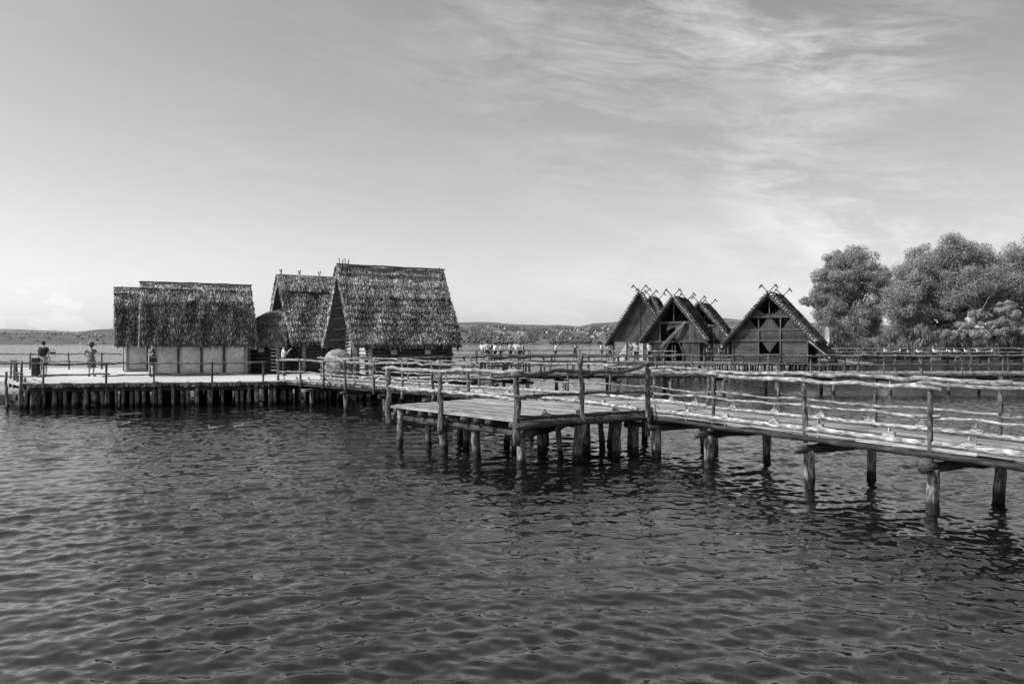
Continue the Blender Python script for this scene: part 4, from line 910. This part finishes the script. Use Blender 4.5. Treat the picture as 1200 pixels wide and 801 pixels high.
# shore thicket: nobody could count it
C, Rr = [], []
for k in range(420):
    px = U(950,1235); D = U(116,134); y0 = 390+6*math.sin(px*.05)+5*math.sin(px*.13+1)
    z = U(.3, max(.8, zp(y0, D)*U(.6,1.08))); p = gp(px, D, z); C.append(tuple(p)); Rr.append(U(.45,1.0))
V, Fq, T = leaves(C, Rr, 70000, .26, 2.4, (.4,1.5), True)
tag(npmesh('shore_thicket', V, Fq, T, M['reed']), 'tangled shrubs and reeds along the right-hand shore below the trees', 'thicket', kind='stuff')

# ---------------------------------------------------------------- setting: lake, shore, hills
def lake():
    a = np.concatenate([np.linspace(-180,-50,28)[:-1], np.linspace(-50,-35,50)[:-1], np.linspace(-35,35,720), np.linspace(35,50,50)[1:], np.linspace(50,180,28)[1:]]); a = np.radians(a)
    r = [.6]
    while r[-1] < 9000:
        q = r[-1]
        dr = .12 if q < 5 else min(max(.024, q*q/4200), .075) if q < 48 else (q-48)*.05+.075
        r.append(q+dr)
    r = np.array(r); A, RR = np.meshgrid(a, r); X = RR*np.sin(A); Y = RR*np.cos(A); Z = np.zeros_like(X)
    amp_mod = .75+.35*np.sin(X*.35+1.3*np.sin(Y*.21))*np.sin(Y*.4+.8*np.sin(X*.17))
    g = np.random.default_rng(5)
    for i in range(95):
        lam = .13*(9.0**g.random()**1.15); k = 2*np.pi/lam
        th = R(98)+g.normal()*(.45 if lam > .35 else .75)                   # travel direction, mostly towards the viewer
        ph = g.random()*6.28; am = .0048*lam*(1.0 if lam < .7 else .55)
        w = k*(X*np.cos(th)+Y*np.sin(th))+ph+.6*np.sin(X*.9+Y*.7*(i%3))
        Z += am*np.sin(w)*(amp_mod if lam < .9 else 1)
    fade = np.clip((75-RR)/45, 0, 1)*np.clip((RR-1)/3, .3, 1); Z *= fade
    nr, na = X.shape; V = np.stack([X, Y, Z], -1).reshape(-1,3)
    i = np.arange(nr-1)[:,None]*na+np.arange(na-1)[None,:]; Fq = np.stack([i, i+1, i+na+1, i+na], -1).reshape(-1,4)[:, ::-1]
    m, nt, b = newmat('lake_water')
    b.inputs['Base Color'].default_value = (.005,.005,.005,1); b.inputs['Roughness'].default_value = .03; b.inputs['IOR'].default_value = 1.5
    b.inputs['Specular IOR Level'].default_value = .95
    geo = nd(nt, 'ShaderNodeNewGeometry'); pos = geo.outputs['Position']
    n1 = noise(nt, pos, 1.0, 3, .55, (3.2,7.5,1)); n2 = noise(nt, pos, 1.0, 2, .5, (.9,2.2,1))
    ln = nd(nt, 'ShaderNodeVectorMath', operation='LENGTH'); nt.links.new(pos, ln.inputs[0])
    far = nd(nt, 'ShaderNodeMapRange'); nt.links.new(ln.outputs['Value'], far.inputs[0]); far.inputs[1].default_value = 15; far.inputs[2].default_value = 70; far.inputs[3].default_value = 0; far.inputs[4].default_value = 1
    n3 = noise(nt, pos, 1.0, 3, .6, (7,17,1)); pt = ramp(nt, noise(nt, pos, 1.0, 2, .5, (.12,.35,1)), [(.4,.15),(.62,1)])
    hgt = math_(nt, 'ADD', math_(nt, 'ADD', math_(nt, 'MULTIPLY', math_(nt, 'MULTIPLY', n3, pt), .10), math_(nt, 'MULTIPLY', math_(nt, 'MULTIPLY', n1, far.outputs[0]), .8)), math_(nt, 'MULTIPLY', math_(nt, 'MULTIPLY', n2, far.outputs[0]), 1.6))
    bp = nd(nt, 'ShaderNodeBump'); bp.inputs['Strength'].default_value = .5; bp.inputs['Distance'].default_value = .05
    nt.links.new(hgt, bp.inputs['Height']); nt.links.new(bp.outputs[0], b.inputs['Normal'])
    o = npmesh('lake', V, Fq, 1.0, m, None, True); tag(o, kind='structure')
lake()
mb = MB(); N = 24
sh_ = [(36,104),(44,113.5),(60,115),(80,115),(110,116),(200,118),(420,330),(420,700),(120,700),(52,170),(40,120)]
mb.prism(sh_[:6]+[(200,700),(120,700),(52,170),(40,120)], lambda x, y, e: Vector((x, y, -.4+e)), .7, 1); tag(mb.build('shore_ground', M['ground']), kind='structure')

def soften(nt, b):
    # distant cover: normals leaned up and sunward to flatten shading, standing in for haze
    g = nd(nt, 'ShaderNodeNewGeometry'); mx = nd(nt, 'ShaderNodeMix', data_type='VECTOR'); mx.inputs[0].default_value = .9
    nt.links.new(g.outputs['Normal'], mx.inputs[4]); mx.inputs[5].default_value = (-.25,-.3,.9)
    nm = nd(nt, 'ShaderNodeVectorMath', operation='NORMALIZE'); nt.links.new(mx.outputs[1], nm.inputs[0]); nt.links.new(nm.outputs[0], b.inputs['Normal'])
fw = M['farwood'].node_tree; soften(fw, [n for n in fw.nodes if n.type == 'BSDF_PRINCIPLED'][0])
def hills():
    def skyl(px):
        xs = [-1200,-200,30,60,90,115,135,300,450,545,580,610,640,655,680,695,722,790,850,880,1000,1200,2400]; ys = [388,384,386.5,387.5,388.8,386,385,386,380,377.8,378.2,380.5,382,381,382.3,379,377,376,373,376,380,385,390]
        return np.interp(px, xs, ys)
    n = 1500; az = np.linspace(-1300, 2400, n); rows = 46
    D0, D1 = 2300, 5200
    g = np.random.default_rng(3); V = np.zeros((rows, n, 3)); ph = g.random(30)*6.28
    for j in range(rows):
        t = j/(rows-1); D = D0+(D1-D0)*t
        top = HC+(HZ-skyl(az))*D1/F; sk = top*(np.clip(t,0,1)**.8)
        # a nearer wooded shoulder
        sk = np.maximum(sk, (26+9*np.sin(az*.013+1)+5*np.sin(az*.04+2))*np.clip(t*3.2,0,1)*(1-t*.2))
        sk = sk*(1+.04*np.sin(az*.03+t*9)+.03*np.sin(az*.07-t*13)) if 0 < t < .97 else sk
        sk = sk+(g.random(n)*2.2 if t > .05 else 0)*(1.0 if t < .95 else .6)
        V[j,:,0] = (az-600)/F*D; V[j,:,1] = D; V[j,:,2] = np.where(t == 0, -2, sk)
    Vb = V[-1:].copy(); Vb[...,1] += 900; Vb[...,2] = -5; V = np.concatenate([V, Vb], 0); rows += 1
    i = np.arange(rows-1)[:,None]*n+np.arange(n-1)[None,:]; Fq = np.stack([i, i+1, i+n+1, i+n], -1).reshape(-1,4)
    m, nt, b = newmat('hill_cover'); tc = nd(nt, 'ShaderNodeTexCoord'); ob = tc.outputs['Object']
    f1 = noise(nt, ob, 1, 4, .6, (.0022,.0016,.004)); f2 = noise(nt, ob, 1, 5, .7, (.02,.006,.02))
    fld = ramp(nt, f1, [(.58,.0),(.61,1.0)]); wd = ramp(nt, f2, [(.35,.075),(.65,.125)])
    v = math_(nt, 'ADD', math_(nt, 'MULTIPLY', wd, math_(nt, 'SUBTRACT', 1, fld)), math_(nt, 'MULTIPLY', fld, .17))
    cmb = nd(nt, 'ShaderNodeCombineColor')
    for k in range(3): nt.links.new(v, cmb.inputs[k])
    nt.links.new(cmb.outputs[0], b.inputs['Base Color']); b.inputs['Roughness'].default_value = 1; b.inputs['Specular IOR Level'].default_value = 0; soften(nt, b)
    tag(npmesh('hills', V.reshape(-1,3), Fq, 1.0, m), kind='structure')
    # distant woods on the slopes, one mass
    def hz_at(px, D):
        t = (D-D0)/(D1-D0); top = HC+(HZ-skyl(px))*D1/F; return max(float(top*t**.8), (26+9*math.sin(px*.013+1)+5*math.sin(px*.04+2))*min(1,t*3.2)*(1-t*.2))
    C = []; S = []
    for k in range(5200):
        px = U(-60,1000) if k % 4 == 0 else U(530,740); D = D0+(D1-D0)*U(0,.62)**1.2; z = hz_at(px, D)
        if math.sin(px*.071+D*.0043)+math.sin(px*.19-D*.0017+1)+.8*math.sin(px*.43+D*.006) < U(-1.1,.9): continue
        p = gp(px, D, z+4); C.append(tuple(p)); S.append(U(3,7) if px > 500 else U(2.5,4.5))
    ico = np.array([[0,0,1],[.9,0,.35],[.28,.85,.35],[-.72,.53,.35],[-.72,-.53,.35],[.28,-.85,.35],[0,0,-.6]]); fi = np.array([[0,1,2],[0,2,3],[0,3,4],[0,4,5],[0,5,1],[6,2,1],[6,3,2],[6,4,3],[6,5,4],[6,1,5]])
    C = np.array(C); S = np.array(S); V = (C[:,None,:]+ico[None]*S[:,None,None]*(.8+.4*rng.random((len(S),7,1)))).reshape(-1,3); Fq = (np.arange(len(S))[:,None,None]*7+fi[None]).reshape(-1,3)
    T = np.repeat(.75+.35*rng.random(len(S)), 7)
    tag(npmesh('distant_woods', V, Fq, T, M['farwood']), 'trees covering the slopes of the far shore', 'woods', kind='stuff')
    h0 = thing('far_house', 'small pale house on the hillside of the far shore', 'house', (0,0,0), 0, 'houses scattered over the far shore')
    mb = MB(); mb.box((0,-6,3.5),(0,6,3.5), 9, 7, tone=1); mb.build('wall', M['farhouse'], h0)
    mb = MB(); mb.add([(-5,-6.5,7),(5,-6.5,7),(0,-6.5,10.5),(-5,6.5,7),(5,6.5,7),(0,6.5,10.5)], [(0,1,2),(5,4,3),(0,2,5,3),(1,4,5,2)], None, 1); mb.build('roof', M['farroof'], h0)
    for k in range(70):
        h = h0 if k == 0 else copy_tree(h0); px = U(548,722) if k < 64 else U(28,130); D = D0+(D1-D0)*U(.02,.45); h.location = gp(px, D, hz_at(px, D)+U(5,9)); h.rotation_euler.z = U(0,3); s = U(.35,.8); h.scale = (s,s,s)
hills()

# ---------------------------------------------------------------- light, sky, camera
SUN_EL = R(46); SUN_AZ = R(-108)          # azimuth from +y towards +x: the sun stands on the left, slightly behind the viewer
sd = Vector((math.sin(SUN_AZ)*math.cos(SUN_EL), math.cos(SUN_AZ)*math.cos(SUN_EL), math.sin(SUN_EL)))
sl = bpy.data.lights.new('sun', 'SUN'); sl.energy = 5.0; sl.angle = R(.5); sl.color = (1,.99,.98)
so = bpy.data.objects.new('sun', sl); col.objects.link(so); so.rotation_euler = (-sd).to_track_quat('-Z', 'Y').to_euler()
w = bpy.data.worlds.new('World'); scn.world = w; w.use_nodes = True; nt = w.node_tree; nt.nodes.clear()
out = nd(nt, 'ShaderNodeOutputWorld'); bg = nd(nt, 'ShaderNodeBackground'); nt.links.new(bg.outputs[0], out.inputs[0])
sky = nd(nt, 'ShaderNodeTexSky'); sky.sky_type = 'NISHITA'; sky.sun_disc = False; sky.sun_elevation = SUN_EL; sky.sun_rotation = SUN_AZ % (2*math.pi); sky.air_density = 1.0; sky.dust_density = 1.6; sky.ozone_density = 1
sp = nd(nt, 'ShaderNodeSeparateColor'); nt.links.new(sky.outputs[0], sp.inputs[0])
lum = math_(nt, 'ADD', math_(nt, 'MULTIPLY', sp.outputs[0], .55), math_(nt, 'ADD', math_(nt, 'MULTIPLY', sp.outputs[1], .40), math_(nt, 'MULTIPLY', sp.outputs[2], .05)))
tc = nd(nt, 'ShaderNodeTexCoord'); dv = tc.outputs['Generated']; sx = nd(nt, 'ShaderNodeSeparateXYZ'); nt.links.new(dv, sx.inputs[0])
# project the direction onto a cloud layer
zc = math_(nt, 'ADD', math_(nt, 'MAXIMUM', sx.outputs['Z'], 0.0), .12)
cu = math_(nt, 'DIVIDE', sx.outputs['X'], zc); cv = math_(nt, 'DIVIDE', sx.outputs['Y'], zc)
cx_ = nd(nt, 'ShaderNodeCombineXYZ'); nt.links.new(cu, cx_.inputs[0]); nt.links.new(cv, cx_.inputs[1])
mp0 = nd(nt, 'ShaderNodeMapping'); mp0.inputs['Rotation'].default_value = (0,R(-9),0); nt.links.new(dv, mp0.inputs[0])
c1 = noise(nt, mp0.outputs[0], 1.0, 10, .63, (4.2,4.2,13)); nt.nodes[-1].inputs['Distortion'].default_value = .55
c4 = noise(nt, mp0.outputs[0], 1.0, 8, .7, (9,9,46)); nt.nodes[-1].inputs['Distortion'].default_value = .9
c2 = noise(nt, dv, 1.0, 2, .5, (2.6,2.6,5.0))
cc = math_(nt, 'ADD', math_(nt, 'MULTIPLY', c1, .58), math_(nt, 'MULTIPLY', c4, .42))
cir = math_(nt, 'MULTIPLY', ramp(nt, cc, [(.44,0),(.63,1)]), ramp(nt, c2, [(.38,.15),(.58,1)]))
side = nd(nt, 'ShaderNodeMapRange'); nt.links.new(sx.outputs['X'], side.inputs[0]); side.inputs[1].default_value = -.15; side.inputs[2].default_value = .4; side.inputs[3].default_value = .12; side.inputs[4].default_value = 1
cir = math_(nt, 'MULTIPLY', cir, side.outputs[0])
# low cumulus bank near the left horizon
c3 = noise(nt, dv, 1, 6, .6, (11,11,24)); low = math_(nt, 'MULTIPLY', ramp(nt, c3, [(.5,0),(.56,1)]), ramp(nt, sx.outputs['Z'], [(.045,1),(.075,0)])); 
low = math_(nt, 'MULTIPLY', low, ramp(nt, math_(nt, 'MULTIPLY', sx.outputs['X'], -1), [(.30,0),(.42,1)]))
SKYK = .175
hz_ = math_(nt, 'EXPONENT', math_(nt, 'MULTIPLY', math_(nt, 'MAXIMUM', sx.outputs['Z'], 0.0), -3.2))
hz_ = math_(nt, 'MULTIPLY', hz_, math_(nt, 'SUBTRACT', .10, math_(nt, 'MULTIPLY', sx.outputs['X'], .21)))       # haze towards the horizon, brighter on the sun's side
base = math_(nt, 'ADD', math_(nt, 'MULTIPLY', lum, SKYK), math_(nt, 'MAXIMUM', hz_, 0.0))
v = math_(nt, 'ADD', math_(nt, 'MULTIPLY', base, math_(nt, 'SUBTRACT', 1, math_(nt, 'MULTIPLY', cir, .6))), math_(nt, 'MULTIPLY', cir, .66))
v = math_(nt, 'ADD', v, math_(nt, 'MULTIPLY', low, .08))
cb = nd(nt, 'ShaderNodeCombineColor')
for i in range(3): nt.links.new(v, cb.inputs[i])
nt.links.new(cb.outputs[0], bg.inputs[0]); bg.inputs[1].default_value = 1.0

cam = bpy.data.cameras.new('camera'); co = bpy.data.objects.new('camera', cam); col.objects.link(co); scn.camera = co
cam.sensor_width = 36; cam.lens = F/1200*36; cam.clip_end = 20000; cam.clip_start = .1
co.location = (0, 0, HC); co.rotation_euler = (R(90), 0, 0); cam.shift_y = (HZ-400.5)/1200
scn.view_settings.view_transform = 'Standard'; scn.view_settings.look = 'None'; scn.view_settings.exposure = 0
scn.cycles.max_bounces = 6
